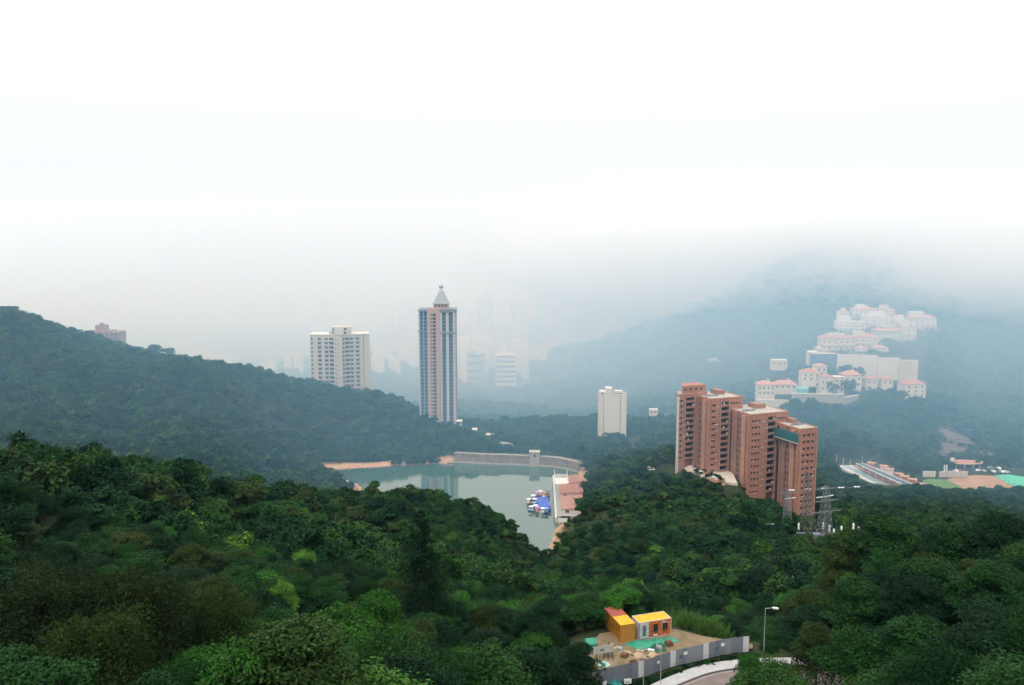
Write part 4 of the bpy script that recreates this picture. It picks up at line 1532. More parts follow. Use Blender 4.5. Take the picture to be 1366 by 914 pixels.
EARTHD = mat('dark_earth', (0.07, 0.03, 0.02), .95, .4, 2.0)
EARTH = mat('pale_earth', (0.42, 0.30, 0.19), .95, .3, 1.5)
for px, py, r, m_, lab in ((845.5, 886, .75, EARTHD, 'dark brown soil heap just inside the hoarding'), (858.5, 884, .6, EARTHD, 'smaller dark soil heap next to the larger one inside the hoarding'),
                           (852, 876, .7, EARTH, 'pale earth mound in the middle of the yard'), (871, 876, .7, EARTH, 'pale earth mound below the dark green net'), (838, 872, .5, EARTH, 'low pale rubble mound under the corner of the orange container')):
    p = at_z(px, py, YARD_Z)
    lumpy('soil_heap', lab, 'soil heap', (p.x, p.y, YARD_Z + .1), r, m_, int(px), 'soil heaps in the yard', .55)
for i in range(9):
    p = at_z(rng.uniform(832, 885), rng.uniform(868, 884), YARD_Z)
    w = rng.uniform(.5, 1.5)
    o = MB().box(-w, w, -.09, .09, 0, .06).build('plank', mat('pale_plank', (0.34, 0.27, 0.19), .9, .2, 3), None, (p.x, p.y, YARD_Z + .14 + i * .012), rng.uniform(0, 3.1))
    tag(o, 'pale loose plank lying on the earth of the yard', 'plank', 'loose planks on the yard earth')
for i in range(26):
    p = at_z(rng.uniform(800, 905), rng.uniform(858, 886), YARD_Z)
    lumpy('rubble', 'small lump of pale rubble on the bare earth of the yard', 'rubble', (p.x, p.y, YARD_Z + .1), rng.uniform(.12, .4), EARTH if i % 3 else EARTHD, 300 + i, 'rubble on the yard', .6, 1)
for i, (px, py) in enumerate(((826, 868), (833, 877), (879, 868), (892, 862), (811, 876))):
    p = at_z(px, py, YARD_Z)
    o = MB().box(-.5, .5, -.4, .4, 0, .25 + .1 * i).box(-.42, .42, -.3, .35, .25 + .1 * i, .4 + .1 * i).build('crate', M['timber'] if i % 2 else mat('grey_crate', (.3, .3, .28), .9, .2, 2), None, (p.x, p.y, YARD_Z + .12), rng.uniform(0, 3))
    tag(o, ['brown crate beside the sign board in the yard', 'grey crate on the earth before the dark soil heaps', 'brown crate by the dark green net', 'grey crate at the end of the bright tarpaulin', 'brown crate near the tarpaulin hut'][i] if i % 2 else ['grey crate by the corner of the orange container', 'x', 'grey crate by the dark green net', 'x', 'grey crate near the tarpaulin hut'][i], 'crate', 'crates in the yard')
VG = offset_line(dense(FENCE, 5), .75)
for i, (x, y) in enumerate(VG[2:]):
    for q in range(2):
        o = plant('shrub', x + rng.normal(0, .25), y + rng.normal(0, .2) - .5 * q, rng.uniform(.5, .85), rng.uniform(.5, 1.1 if i < 14 else .8), 'dark' if (i + q) % 3 else 'mid', 'low dark weed growing along the outer foot of the hoarding', group='weeds along the hoarding')
# signs before the hoarding
p = at_z(836.5, 912, YARD_Z)
t = thing('sign_board', 'small white notice on a post outside the hoarding by the dark bushes', 'sign', (p.x, p.y - .5, YARD_Z - .3), .1)
MB().box(-.5, .5, -.03, .03, .6, 1.25).build('board', M['paint'], t); MB().box(-.04, .04, .03, .1, 0, 1.3).build('post', M['steel'], t)
MB().box(-.35, .35, -.045, -.034, .8, .88).build('lettering', M['dark'], t)
p = at_z(806, 915, YARD_Z)
t = thing('sign_board', 'white notice tilted among the bushes at the end of the hoarding', 'sign', (p.x, p.y - .5, YARD_Z - .3), .7)
MB().box(-.35, .35, -.03, .03, .6, 1.15).build('board', M['paint'], t); MB().box(-.04, .04, .03, .1, 0, 1.2).build('post', M['steel'], t)
rumpled('tarpaulin', 'crumpled teal sheet outside the hoarding under the small white notice', 'tarpaulin', [(812, 912), (824, 909), (830, 914), (820, 919)], YARD_Z - .2, mat('teal_sheet', (0.03, 0.2, 0.2), .7, .4, 1), .9, 12, 'tarpaulins in the yard')


# tall grass behind the yard
def grass_clump(label, px, py, Y, r, h, n):
    p = at(px, py, Y)
    k = n
    a = rng.uniform(0, 6.28, k); rr = r * np.sqrt(rng.random(k))
    base = np.stack([rr * np.cos(a), rr * np.sin(a), np.zeros(k)], 1)
    lean = rng.normal(size=(k, 3)) * np.array([.35, .35, 0]); lean[:, 2] = 1
    hh = h * rng.uniform(.6, 1.1, k)[:, None]
    side = np.stack([np.cos(a * 3), np.sin(a * 3), np.zeros(k)], 1) * .07
    tip = base + lean * hh
    v = np.stack([base - side, base + side, tip + side * .3, tip - side * .3], 1).reshape(-1, 3)
    parts = [(v, np.arange(k * 4).reshape(k, 4), np.repeat(np.clip(rng.normal(1, .2, k), .5, 1.6), 4))]
    o = link_mesh('reed_clump', crown_mesh('reed_clump', parts, LEAF), None, (p.x, p.y, hz(p.x, p.y)))
    o.color = (0.075, 0.15, 0.035, 1)
    return tag(o, label, 'reeds', 'tall reeds behind the yard')


for lab, px, Y, r in (('tall light green reeds behind the painted container roof', 888, 121, 2.6), ('tall light green reeds above the middle of the hoarding', 938, 113.5, 1.9), ('tall reeds growing behind the far third of the hoarding', 957, 114, 1.6), ('tall reeds between the painted container and the hoarding', 918, 115, 1.4)):
    grass_clump(lab, px, 850, Y, r, 2.6, 700)


# ------------------------------------------------------------------ lamps
def lamp(label, px, py_base, z, H, arm, head=True, group='street lamps', r=.07):
    p = at_z(px, py_base, z) if z is not None else None
    t = thing('street_lamp', label, 'street lamp', (p.x, p.y, z), 0, group)
    MB().tube((0, 0, -.5), (0, 0, H), r, r * .6, 8).build('pole', M['steel'], t)
    MB().tube((0, 0, H - .05), (arm, -.15, H + .1), r * .6, r * .5, 6).build('arm', M['steel'], t)
    if head:
        s = 1 if arm > 0 else -1
        hd = MB().box(min(0, s * .8), max(0, s * .8), -.17, .17, -.07, .1).build('lamp_head', M['paint'], t, (arm * .98, -.15, H + .08))
        hd.rotation_euler = (0, R_(-6) * -s, 0)
        MB().box(min(s * .1, s * .7), max(s * .1, s * .7), -.12, .12, -.1, -.075).build('lens', M['porcelain'], hd)
    return t


lamp('street lamp with a white head rising beside the far end of the hoarding', 1019, 866, YARD_Z, 6.2, 1.0)
lamp('tall thin street lamp in front of the hoarding before the painted container', 881, 914, ROAD_Z, 8.8, 1.2, False, r=.05)
lamp('short dark pole lamp at the bend in front of the hoarding', 858, 925, ROAD_Z, 6.0, .5, r=.05)
lamp('street lamp on the wooded slope beside the left hand pylon', 1021, 728, 20.0, 9.0, 2.2, group='street lamps', r=.1)
for px, py, H, lab in ((816, 606, 4.5, 'white post in front of the cream slab block'), (834, 622, 9.5, 'white lamp post by the blue van'), (853, 622, 7, 'white lamp post between the van and the brick flats'), (872, 626, 9, 'white lamp post with its head above the wood'), (899.5, 628, 7.5, 'white lamp post by the end of the brick flats')):
    lamp(lab, px, py, 0, H, .9, r=.14)

# ------------------------------------------------------------------ dam
t = thing('dam', 'curved stone dam with a square valve tower closing the reservoir', 'dam', (DAM_LINE[0][0], DAM_LINE[0][1], 0))
ox, oy = DAM_LINE[0]


def band(pts, d0, d1, z0, z1):
    a, b_ = offset_line(pts, d0), offset_line(pts, d1)
    mb = MB()
    for i in range(len(pts) - 1):
        A0, A1, B0, B1 = ((q[0] - ox, q[1] - oy) for q in (a[i], a[i + 1], b_[i], b_[i + 1]))
        mb.quad((*A0, z0), (*A1, z0), (*A1, z1), (*A0, z1))
        mb.quad((*B1, z0), (*B0, z0), (*B0, z1), (*B1, z1))
        mb.quad((*A0, z1), (*A1, z1), (*B1, z1), (*B0, z1))
        if i == 0:
            mb.quad((*B0, z0), (*A0, z0), (*A0, z1), (*B0, z1))
        if i == len(pts) - 2:
            mb.quad((*A1, z0), (*B1, z0), (*B1, z1), (*A1, z1))
    return mb


band(DAM_LINE, 0, -4.5, -8, 5.4).build('wall', M['stone'], t)
PALE = mat('pale_water_stain', (0.42, 0.39, 0.35), .9, .15, .4)
band(DAM_LINE, .35, .004, -3, 1.0).build('footing', PALE, t)
band(DAM_LINE, .25, -.7, 5.404, 6.5).build('parapet', M['stone'], t)
band(DAM_LINE, -3.6, -4.3, 5.404, 6.4).build('parapet', M['stone'], t)
band(DAM_LINE, .34, -.8, 6.504, 6.75).build('coping', PALE, t)
acc, marks_ = 0, []
for i in range(len(DAM_LINE) - 1):
    a, b_ = DAM_LINE[i], DAM_LINE[i + 1]
    L_ = math.hypot(b_[0] - a[0], b_[1] - a[1])
    s = 0
    while acc + (L_ - s) >= 5.2:
        s += 5.2 - acc; acc = 0
        marks_.append((a[0] + (b_[0] - a[0]) * s / L_, a[1] + (b_[1] - a[1]) * s / L_, math.atan2(b_[1] - a[1], b_[0] - a[0])))
    acc += L_ - s
pm = MB().box(-.35, .35, -.34, 0.1, 1.0, 5.4).mesh('pilaster', M['stone'])
for x, y, a in marks_:
    link_mesh('pilaster', pm, t, (x - ox, y - oy, 0), a)
tw = at_z(713, 621.5, 0)
tb = MB().box(-3.3, 3.3, -2.0, 3.6, -6, 9.0).build('valve_tower', mat('pale_masonry', (0.40, 0.36, 0.32), .92, .2, .5, .3, streak=.4), t, (tw.x - ox, tw.y - oy, 0), -.02)
MB().box(-3.55, 3.55, -2.25, 3.85, 9.0, 9.6).build('coping', PALE, tb)
MB().box(-.7, .7, -2.08, -1.9, 6.4, 8.0).build('window', M['dark'], tb)

# ------------------------------------------------------------------ boathouse
BH = thing('boathouse', 'waterside boathouse with stepped pink roofs and a white quay wall', 'boathouse', (22.0, 384.0, 0), R_(-2.0))
MB().box(0, 1.0, 0, 76, -6, 3.2).build('quay_wall', M['white'], BH)
MB().box(1.0, 17, 4, 76, -4, 2.6).build('deck', M['conc'], BH)
q = MB()
for i in range(9):
    y = 24 + i * 5.2
    MB().box(-.1, .02, y, y + 2.6, .9, 2.3).build('window', M['dark'], BH)
MB().box(-.4, 1.2, 2, 22, -1, 1.2).build('landing', M['concd'], BH)
MB().box(1.2, 9, -3, 4, -4, 1.6).build('ramp', M['conc'], BH)
MB().box(3, 8, 3.6, 3.98, .0, 2.4).build('shaded_opening_slab', M['dark'], BH)  # solid slab, its dark colour stands in for a shaded opening
for (x0, x1, y0, y1, z1, rm, wm) in ((4, 15, 9, 31, 4.6, M['tile2'], M['white']), (3.5, 15.5, 31.2, 47, 6.2, M['tile'], M['white']), (9.2, 15.5, 47.2, 62, 7.0, M['tile'], M['cream'])):
    w_ = MB().box(x0, x1, y0, y1, 2.6, z1).build('wall', wm, BH)
    rb = MB()
    n_t = int((y1 - y0) / 1.1)
    for k in range(n_t):                       # courses of tiles, each a small step
        ya, yb_ = y0 - .5 + (y1 - y0 + 1) * k / n_t, y0 - .5 + (y1 - y0 + 1) * (k + 1) / n_t
        rb.quad((x0 - .5, ya, z1 + .18), (x1 + .5, ya, z1 + 1.3), (x1 + .5, yb_, z1 + 1.22), (x0 - .5, yb_, z1 + .1))
    rb.quad((x0 - .5, y0 - .5, z1 + .02), (x1 + .5, y0 - .5, z1 + .02), (x1 + .5, y0 - .5, z1 + 1.3), (x0 - .5, y0 - .5, z1 + .18))
    rb.quad((x0 - .5, y1 + .5, z1 + .02), (x0 - .5, y0 - .5, z1 + .02), (x0 - .5, y0 - .5, z1 + .18), (x0 - .5, y1 + .5, z1 + .1))
    rb.build('roof', rm, BH)
    for k in range(3):
        MB().box(x0 - .08, x0 + .02, y0 + (y1 - y0) * (k + .3) / 3, y0 + (y1 - y0) * (k + .7) / 3, 3.1, z1 - .4).build('window', M['dark'], w_)
    MB().box(x0 + 1.5, x0 + 3.5, y0 - .1, y0 + .02, 2.7, z1 - .6).build('door', M['timber'], w_)
wt = MB().box(1.2, 9, 47.2, 60, 2.6, 6.0).build('wall', M['cream2'], BH)
MB().box(1.0, 9.15, 47, 60.2, 6.0, 6.35).build('roof', M['white'], BH)
tr = MB()
tr.box(1.0, 1.4, 60.4, 76, 2.6, 4.0); tr.box(8.6, 9.0, 60.4, 76, 2.6, 4.0); tr.box(1.4, 8.6, 75.6, 76, 2.6, 4.0)
tr.build('parapet', M['white'], BH)
for x, y in ((1.2, 75.8), (8.8, 75.8), (8.8, 61), (1.2, 61)):
    MB().box(x - .25, x + .25, y - .25, y + .25, 3.9, 6.6).build('post', M['white'], BH)
for k in range(12):
    MB().box(.35, .5, 4 + k * 4.0, 4.12 + k * 4.0, 3.2, 4.2).build('rail_post', M['steel'], BH)
MB().box(.38, .46, 3.9, 48.2, 4.2, 4.28).build('handrail', M['steel'], BH)


# ------------------------------------------------------------------ boats
def hull_mesh(L, W, H, material, name='hull'):
    mb = MB()
    st_ = [(-.5, .55), (-.42, .85), (-.1, 1.0), (.25, .92), (.42, .5), (.5, .06)]
    rows_ = []
    for u, w in st_:
        y = u * L
        rows_.append([(-w * W / 2, y, H), (-w * W / 2 * .8, y, .15 * H), (0, y, -.25 * H), (w * W / 2 * .8, y, .15 * H), (w * W / 2, y, H)])
    for a, b_ in zip(rows_[:-1], rows_[1:]):
        for k in range(4):
            mb.quad(a[k], b_[k], b_[k + 1], a[k + 1])
        mb.quad(a[0], a[4], b_[4], b_[0])
    mb.poly(rows_[0])
    return mb.mesh(name, material)


PURPLE = mat('violet_plastic', (0.16, 0.09, 0.42), .5, .15, 1)
BLUEP = mat('blue_plastic', (0.05, 0.15, 0.55), .5, .15, 1)
PBLUE = mat('pale_blue_plastic', (0.25, 0.42, 0.62), .5, .15, 1)
PINKP = mat('pink_plastic', (0.62, 0.3, 0.42), .5, .15, 1)
WHITEP = mat('white_plastic', (0.78, 0.78, 0.8), .5, .08, 1)
ORNG = mat('orange_wood', (0.5, 0.22, 0.1), .7, .2, 1)


def pedal_boat(label, x, y, rz, hm_, cm, big=1.0):
    t = thing('pedal_boat', label, 'pedal boat', (x, y, .15), rz, 'pedal boats moored by the boathouse')
    link_mesh('hull', shared(('hull', hm_.name), lambda: hull_mesh(3.4, 1.9, .65, hm_)), t)
    link_mesh('seat', shared(('seat', cm.name), lambda: MB().box(-.7, .7, -.7, -.3, .65, 1.05).box(-.7, .7, -.85, -.7, .65, 1.4).mesh('seat', cm)), t)
    link_mesh('canopy', shared(('canopy', cm.name), lambda: MB().box(-.95, .95, -1.2, 1.0, 2.0, 2.14).box(-.75, .75, -1.0, .8, 2.14, 2.26).mesh('canopy', cm)), t)
    for sx in (-1, 1):
        for yy in (-1.05, .85):
            link_mesh('post', shared('boatpost', lambda: MB().tube((0, 0, .6), (0, 0, 2.02), .04, n=5).mesh('post', M['steel'])), t, (sx * .85, yy, 0))
    t.scale = (big,) * 3
    return t


BW = [  # px, py on the water, hull, canopy, label
    (711, 666, PURPLE, WHITEP, 'violet pedal boat with a white canopy at the outer far corner of the blue raft'),
    (713, 671, PURPLE, WHITEP, 'violet pedal boat second along the outer side of the blue raft'),
    (712, 676, PURPLE, PBLUE, 'violet pedal boat with a pale blue canopy on the outer side of the raft'),
    (714, 679.5, PURPLE, WHITEP, 'violet pedal boat at the outer near corner of the blue raft'),
    (716, 661.5, PURPLE, PINKP, 'violet pedal boat with a pink canopy at the far end of the raft'),
    (721, 660, PINKP, WHITEP, 'pink pedal boat with a white canopy at the far end of the raft'),
    (726, 662, WHITEP, ORNG, 'white pedal boat with an orange canopy nearest the quay at the far end'),
    (731, 661, ORNG, M['concd'], 'dark boat close to the quay wall at the far end of the raft'),
    (705.5, 671, ORNG, WHITEP, 'brown boat with a white canopy floating apart on the outer side'),
    (708.5, 681, PBLUE, WHITEP, 'pale blue boat with a white canopy floating apart near the shore side'),
    (716.5, 682, ORNG, PINKP, 'brown boat with a pink canopy at the near end of the raft'),
    (724, 683.5, PBLUE, WHITEP, 'pale blue pedal boat with a white canopy at the near end of the raft'),
    (729, 683.5, M['glass2'], PBLUE, 'dark hulled boat with a pale blue canopy at the near end by the quay'),
    (732.5, 680, BLUEP, PURPLE, 'blue boat with a violet canopy against the quay at the near end'),
]
for i, (px, py, h_, c_, lab) in enumerate(BW):
    p = at_z(px, py, 0.3)
    pedal_boat(lab, p.x, p.y, rng.uniform(-.5, .5) + (PI / 2 if i in (0, 1, 2, 3, 9) else 0), h_, c_, 1.15)
p0, p1 = at_z(717.5, 679, .4), at_z(731, 663, .4)
t = thing('raft', 'bright blue floating raft of pontoon blocks between the pedal boats and the quay', 'raft', (p0.x, p0.y, 0))
nx, ny = 4, 12
wx, wy = (p1.x - p0.x) / nx, (p1.y - p0.y) / ny
bmsh = MB().box(.04, wx - .04, .04, wy - .04, -.3, .42).mesh('block', BLUEP)
bmsh2 = MB().box(.04, wx - .04, .04, wy - .04, -.3, .45).mesh('block', PURPLE)
for i in range(nx):
    for j in range(ny):
        link_mesh('block', bmsh2 if (i + 2 * j) % 7 == 0 else bmsh, t, (i * wx, j * wy, rng.uniform(0, .06)))

# rocks on the shore
ROCKM = mat('shore_rock', (0.46, 0.33, 0.23), .9, .3, .6, .4)
k = 0
for (px0, py0, px1, py1, n_r, r0, r1) in ((486, 656, 470, 646, 9, .5, 1.4), (487, 657, 440, 669, 16, .4, 1.3), (440, 669, 408, 674, 7, .4, 1.0), (588, 618.5, 607, 617, 12, .6, 1.6)):
    for i in range(n_r):
        f = rng.random()
        p = at_z(px0 + (px1 - px0) * f + rng.normal(0, 2), py0 + (py1 - py0) * f + rng.normal(-1.2, .8), .3)
        lumpy('rock', 'pale orange boulder on the bare bank beside the dam' if px0 == 588 else 'pale orange boulder on the spit in the reservoir', 'rock', (p.x, p.y, max(.1, hz(p.x, p.y))), rng.uniform(r0, r1), ROCKM, 100 + k, 'boulders beside the dam' if px0 == 588 else 'boulders on the spit', .65)
        k += 1

# ------------------------------------------------------------------ tall tower
tz = at(585.5, 411, 575).z
T0 = 4.0
NF = 33
fh = (tz - 6 - T0) / NF
t = thing('residential_tower', 'tall slim pink tower with blue glass bays and a pyramid crown', 'tower', (TOWER_P[0], 575, T0), R_(3))
H_ = tz - T0
MB().box(-13.2, 13.2, -10.5, 12, -12, H_ - 1).build('wall', M['palecol'], t)
MB().box(-7.0, 1.6, -13.2, -10.5, -12, H_ + .6).build('pink_bay', M['pink'], t)
MB().box(-13.7, -7.2, -12.2, -10.5, -12, H_ - 1.4).build('glass_bay', M['glass2'], t)
for x0, x1 in ((3.3, 5.9), (8.1, 10.9)):
    MB().box(x0, x1, -11.6, -10.5, -12, H_ - 2.5).build('glass_bay', M['glass2'], t)
for x0, x1, pz in ((-13.9, -12.9, -12.5), (-10.4, -10.0, -12.4), (-7.5, -6.9, -13.4), (1.7, 3.2, -12.6), (6.0, 8.0, -12.3), (11.0, 12.8, -12.6)):
    MB().box(x0, x1, pz, -10.4, -12, H_ - 1.2).build('column', M['palecol'], t)
MB().box(12.85, 13.75, -12.2, -9.0, -12, H_ - 1.4).build('column', M['brick3'], t)
for (x0, x1, y0) in ((-13.6, -7.3, -12.32), (3.25, 5.95, -11.72), (8.05, 10.95, -11.72)):
    mb = MB()
    for f in range(NF + 1):
        z = f * fh
        mb.box(x0, x1, y0, y0 + .3, z, z + .85)
    mb.build('spandrel', mat('blue_spandrel', (0.12, 0.19, 0.25), .4, .25, .5, spec=.5), t, kind='stuff')
wm_, wm2 = pane_mesh(2.2, 1.7), pane_mesh(.9, 1.2)
for f in range(NF + 1):
    z = f * fh + 1.0
    link_mesh('window', wm_, t, (-2.4, -13.2, z)); link_mesh('window', wm2, t, (-4.6, -13.2, z + .2))
for z in (H_ - 16.5, H_ - 1.6):
    mb = MB()
    mb.box(-14.2, -6.95, -12.9, -10.3, z, z + .9); mb.box(1.65, 14.1, -12.9, -9, z - (1.2 if z < H_ - 5 else .5), z + (-.3 if z < H_ - 5 else .4))
    mb.build('cornice', M['grey'], t)
MB().box(-13.9, 13.9, -11.0, 12.3, H_ - 1.0, H_ - .2).build('roof', M['grey'], t)
cb = MB().box(-3.2, 8.0, -8, 3.5, H_ - .2, H_ + 3.6).build('crown_block', M['pink'], t)
for x in (-1.5, 1.0, 3.5, 6.0):
    link_mesh('window', pane_mesh(1.2, 1.5), cb, (x, -8, H_ + 1.2))
pyr = MB()
b0 = [(-3.5, -8.3), (8.3, -8.3), (8.3, 3.8), (-3.5, 3.8)]
cxp, cyp = 2.4, -2.25
for st_i in range(6):                            # stepped sheets of the pyramid roof
    f0, f1 = st_i / 6, (st_i + 1) / 6
    s0, s1 = 1 - f0 * .76, 1 - f1 * .76
    lo = [(cxp + (x - cxp) * s0, cyp + (y - cyp) * s0, H_ + 3.6 + 9.4 * f0 + .12) for x, y in b0]
    hi = [(cxp + (x - cxp) * (s1 + .01), cyp + (y - cyp) * (s1 + .01), H_ + 3.6 + 9.4 * f1) for x, y in b0]
    for k in range(4):
        pyr.quad(lo[k], lo[(k + 1) % 4], hi[(k + 1) % 4], hi[k])
pyr.build('pyramid_roof', mat('grey_sheet_roof', (0.34, 0.36, 0.38), .5, .12, .4), t)
MB().box(-3.7, 8.5, -8.5, 4.0, H_ + 3.45, H_ + 3.7).build('eaves', M['grey'], t)
MB().tube((cxp, cyp, H_ + 12.8), (cxp, cyp, H_ + 15.0), 1.25, 1.25, 10).build('lantern', M['paint'], t)
MB().dome((cxp, cyp, H_ + 15.0), 1.8, 1.9, 10, 4).build('dome', M['grey'], t)

# ------------------------------------------------------------------ cream block behind the hill
Yb = 640.0
k_ = Yb / FPX * 1.003
rz_ = at(452, 447, Yb).z
t = thing('apartment_block', 'wide cream apartment block rising behind the wooded hill', 'apartment block', (at(453.5, 500, Yb).x, Yb, 0), R_(8))
z0 = 0.0
MB().prism([(-23.6, 2.5), (-4.0, -2.6), (-4.0, -4.4), (2.6, -4.4), (2.6, -2.8), (16.2, 0.6), (19.4, 1.2), (19.4, 1.9), (20.0, 1.9), (20.0, 1.3), (24.0, 2.2), (24.0, 20), (-23.6, 20)], -14, rz_).build('wall', M['cream'], t)
MB().prism([(-23.9, 2.2), (-4.0, -2.9), (2.6, -3.1), (24.3, 1.9), (24.3, 20.3), (-23.9, 20.3)], rz_ + .002, rz_ + .7).build('parapet', M['cream2'], t)
tb = MB().box(-5.5, 9.5, -1.5, 12, rz_ + .7, rz_ + 6.6).build('lift_house', M['cream'], t)
MB().box(-3.5, 4.0, -4.3, -1.5, rz_ + .7, rz_ + 7.0).build('lift_tower', M['cream2'], t)
MB().box(-7.8, -5.5, 0, 8, rz_ + .7, rz_ + 3.4).build('tank_room', M['cream'], t)
MB().tube((2, 3, rz_ + 6.6), (2, 3, rz_ + 8.4), .25, n=6).build('mast', M['steel'], t)
for x, z, w in ((-4.4, 4.4, 1.6), (5.2, 4.6, 2.4), (5.2, 1.4, 1.8), (-4.4, 1.6, 1.6)):
    link_mesh('window', pane_mesh(w, 1.4), tb, (x, -1.5, rz_ + .7 + z - 1))
FL = 3.58


def face_y(x):
    return -2.6 + (x + 4.0) * (-5.1 / 19.6) if x < -4 else (-4.4 if x < 2.6 else -2.8 + (x - 2.6) * 3.4 / 13.6)


cols = [(-22.3, 1.5, 1.6, 0), (-16.0, 3.0, 1.7, 1), (-10.4, 2.9, 1.7, 1), (-6.1, 3.4, 1.9, 1), (-2.6, .7, 1.2, 0), (-.4, .6, .9, 0), (3.6, 1.3, 1.6, 0), (6.6, 3.6, 1.9, 1), (10.2, 2.6, 1.7, 1), (14.9, 2.9, 1.7, 1)]
for f in range(17):
    z = rz_ - 4.0 - f * FL
    for x, w, h, bal in cols:
        ang = math.atan2(-5.1, 19.6) if x < -4 else (0 if x < 2.6 else math.atan2(3.4, 13.6))
        wo2 = link_mesh('window', pane_mesh(w, h), t, (x, face_y(x), z), ang)
        if bal:
            link_mesh('ledge', shared(('ledge', w), lambda: MB().box(-w / 2 - .3, w / 2 + .5, -.65, .04, -.75, -.06).mesh('ledge', M['cream2'])), wo2)

# ------------------------------------------------------------------ cream slab block on the valley side
Yb = 560.0
rz_ = at(817, 528, Yb).z
t = thing('slab_block', 'blank cream slab block standing alone beyond the dam', 'apartment block', (at(817.5, 560, Yb).x, Yb, -10), R_(-2))
H_ = rz_ + 10
MB().box(-9.7, 9.6, .45, 15, -6, H_ - .4).build('core', M['concd'], t)
for x0, x1, hh in ((-9.9, -7.0, 0), (-6.6, 5.2, .0), (5.6, 9.8, 0)):
    wl = MB().box(x0, x1, 0, .43, -6, H_ + hh)
    if x0 > 0:
        wl.box(9.604, 9.8, .434, 15, -6, H_)
    if x0 < -9:
        wl.box(-9.9, -9.704, .434, 15, -6, H_)
    wl.build('wall', mat('warm_white_render', (0.66, 0.61, 0.54), .85, .1, .2, streak=.6), t)
MB().box(-9.9, -9.3, -.25, -.003, -6, H_ + .2).build('edge_fin', M['cream2'], t)
MB().box(9.2, 9.9, -.25, -.003, -6, H_ + 4.6).build('edge_fin', M['cream2'], t)
MB().box(-9.68, 9.58, .5, 14.9, H_ - .39, H_ + .1).build('roof', M['roofpale'], t)
pr = MB().box(-9.85, -5.2, .1, 8, H_ + .1, H_ + 3.0).build('plant_room', mat('warm_white_render', (0.66, 0.61, 0.54), .85, .1, .2, streak=.6), t)
link_mesh('window', pane_mesh(1.2, 1.3, 'dark'), pr, (-7.7, .1, H_ + .9))
MB().box(-5.19, -.6, .1, 9, H_ + .1, H_ + 5.4).build('machine_room', mat('warm_white_render', (0.66, 0.61, 0.54), .85, .1, .2, streak=.6), t)
MB().box(-.58, 9.1, .1, .5, H_ + .12, H_ + 1.1).build('parapet', M['cream2'], t)
MB().box(1.5, 7.5, 5, 10, H_ + 1.3, H_ + 2.6).build('water_tank', M['white'], t)
for x in (.6, 3, 5.4, 7.8):
    MB().tube((x, .3, H_ + 1.1), (x, .3, H_ + 2.2), .06, n=5).build('rail_post', M['steel'], t)
MB().beam((-.4, .3, H_ + 2.2), (9.1, .3, H_ + 2.2), .1, .1).build('handrail', M['steel'], t)

# ------------------------------------------------------------------ brick flats
BX, BY = BRICK_UNITS[2][0], BRICK_UNITS[2][1]
BF = thing('brick_flats', 'row of four staggered red brick apartment blocks stepping down the slope', 'apartment block', (BX, BY, 0), BRICK_A)


def brick_local(x, y):
    dx, dy = x - BX, y - BY
    return dx * gx + dy * gy, -dx * gy + dy * gx


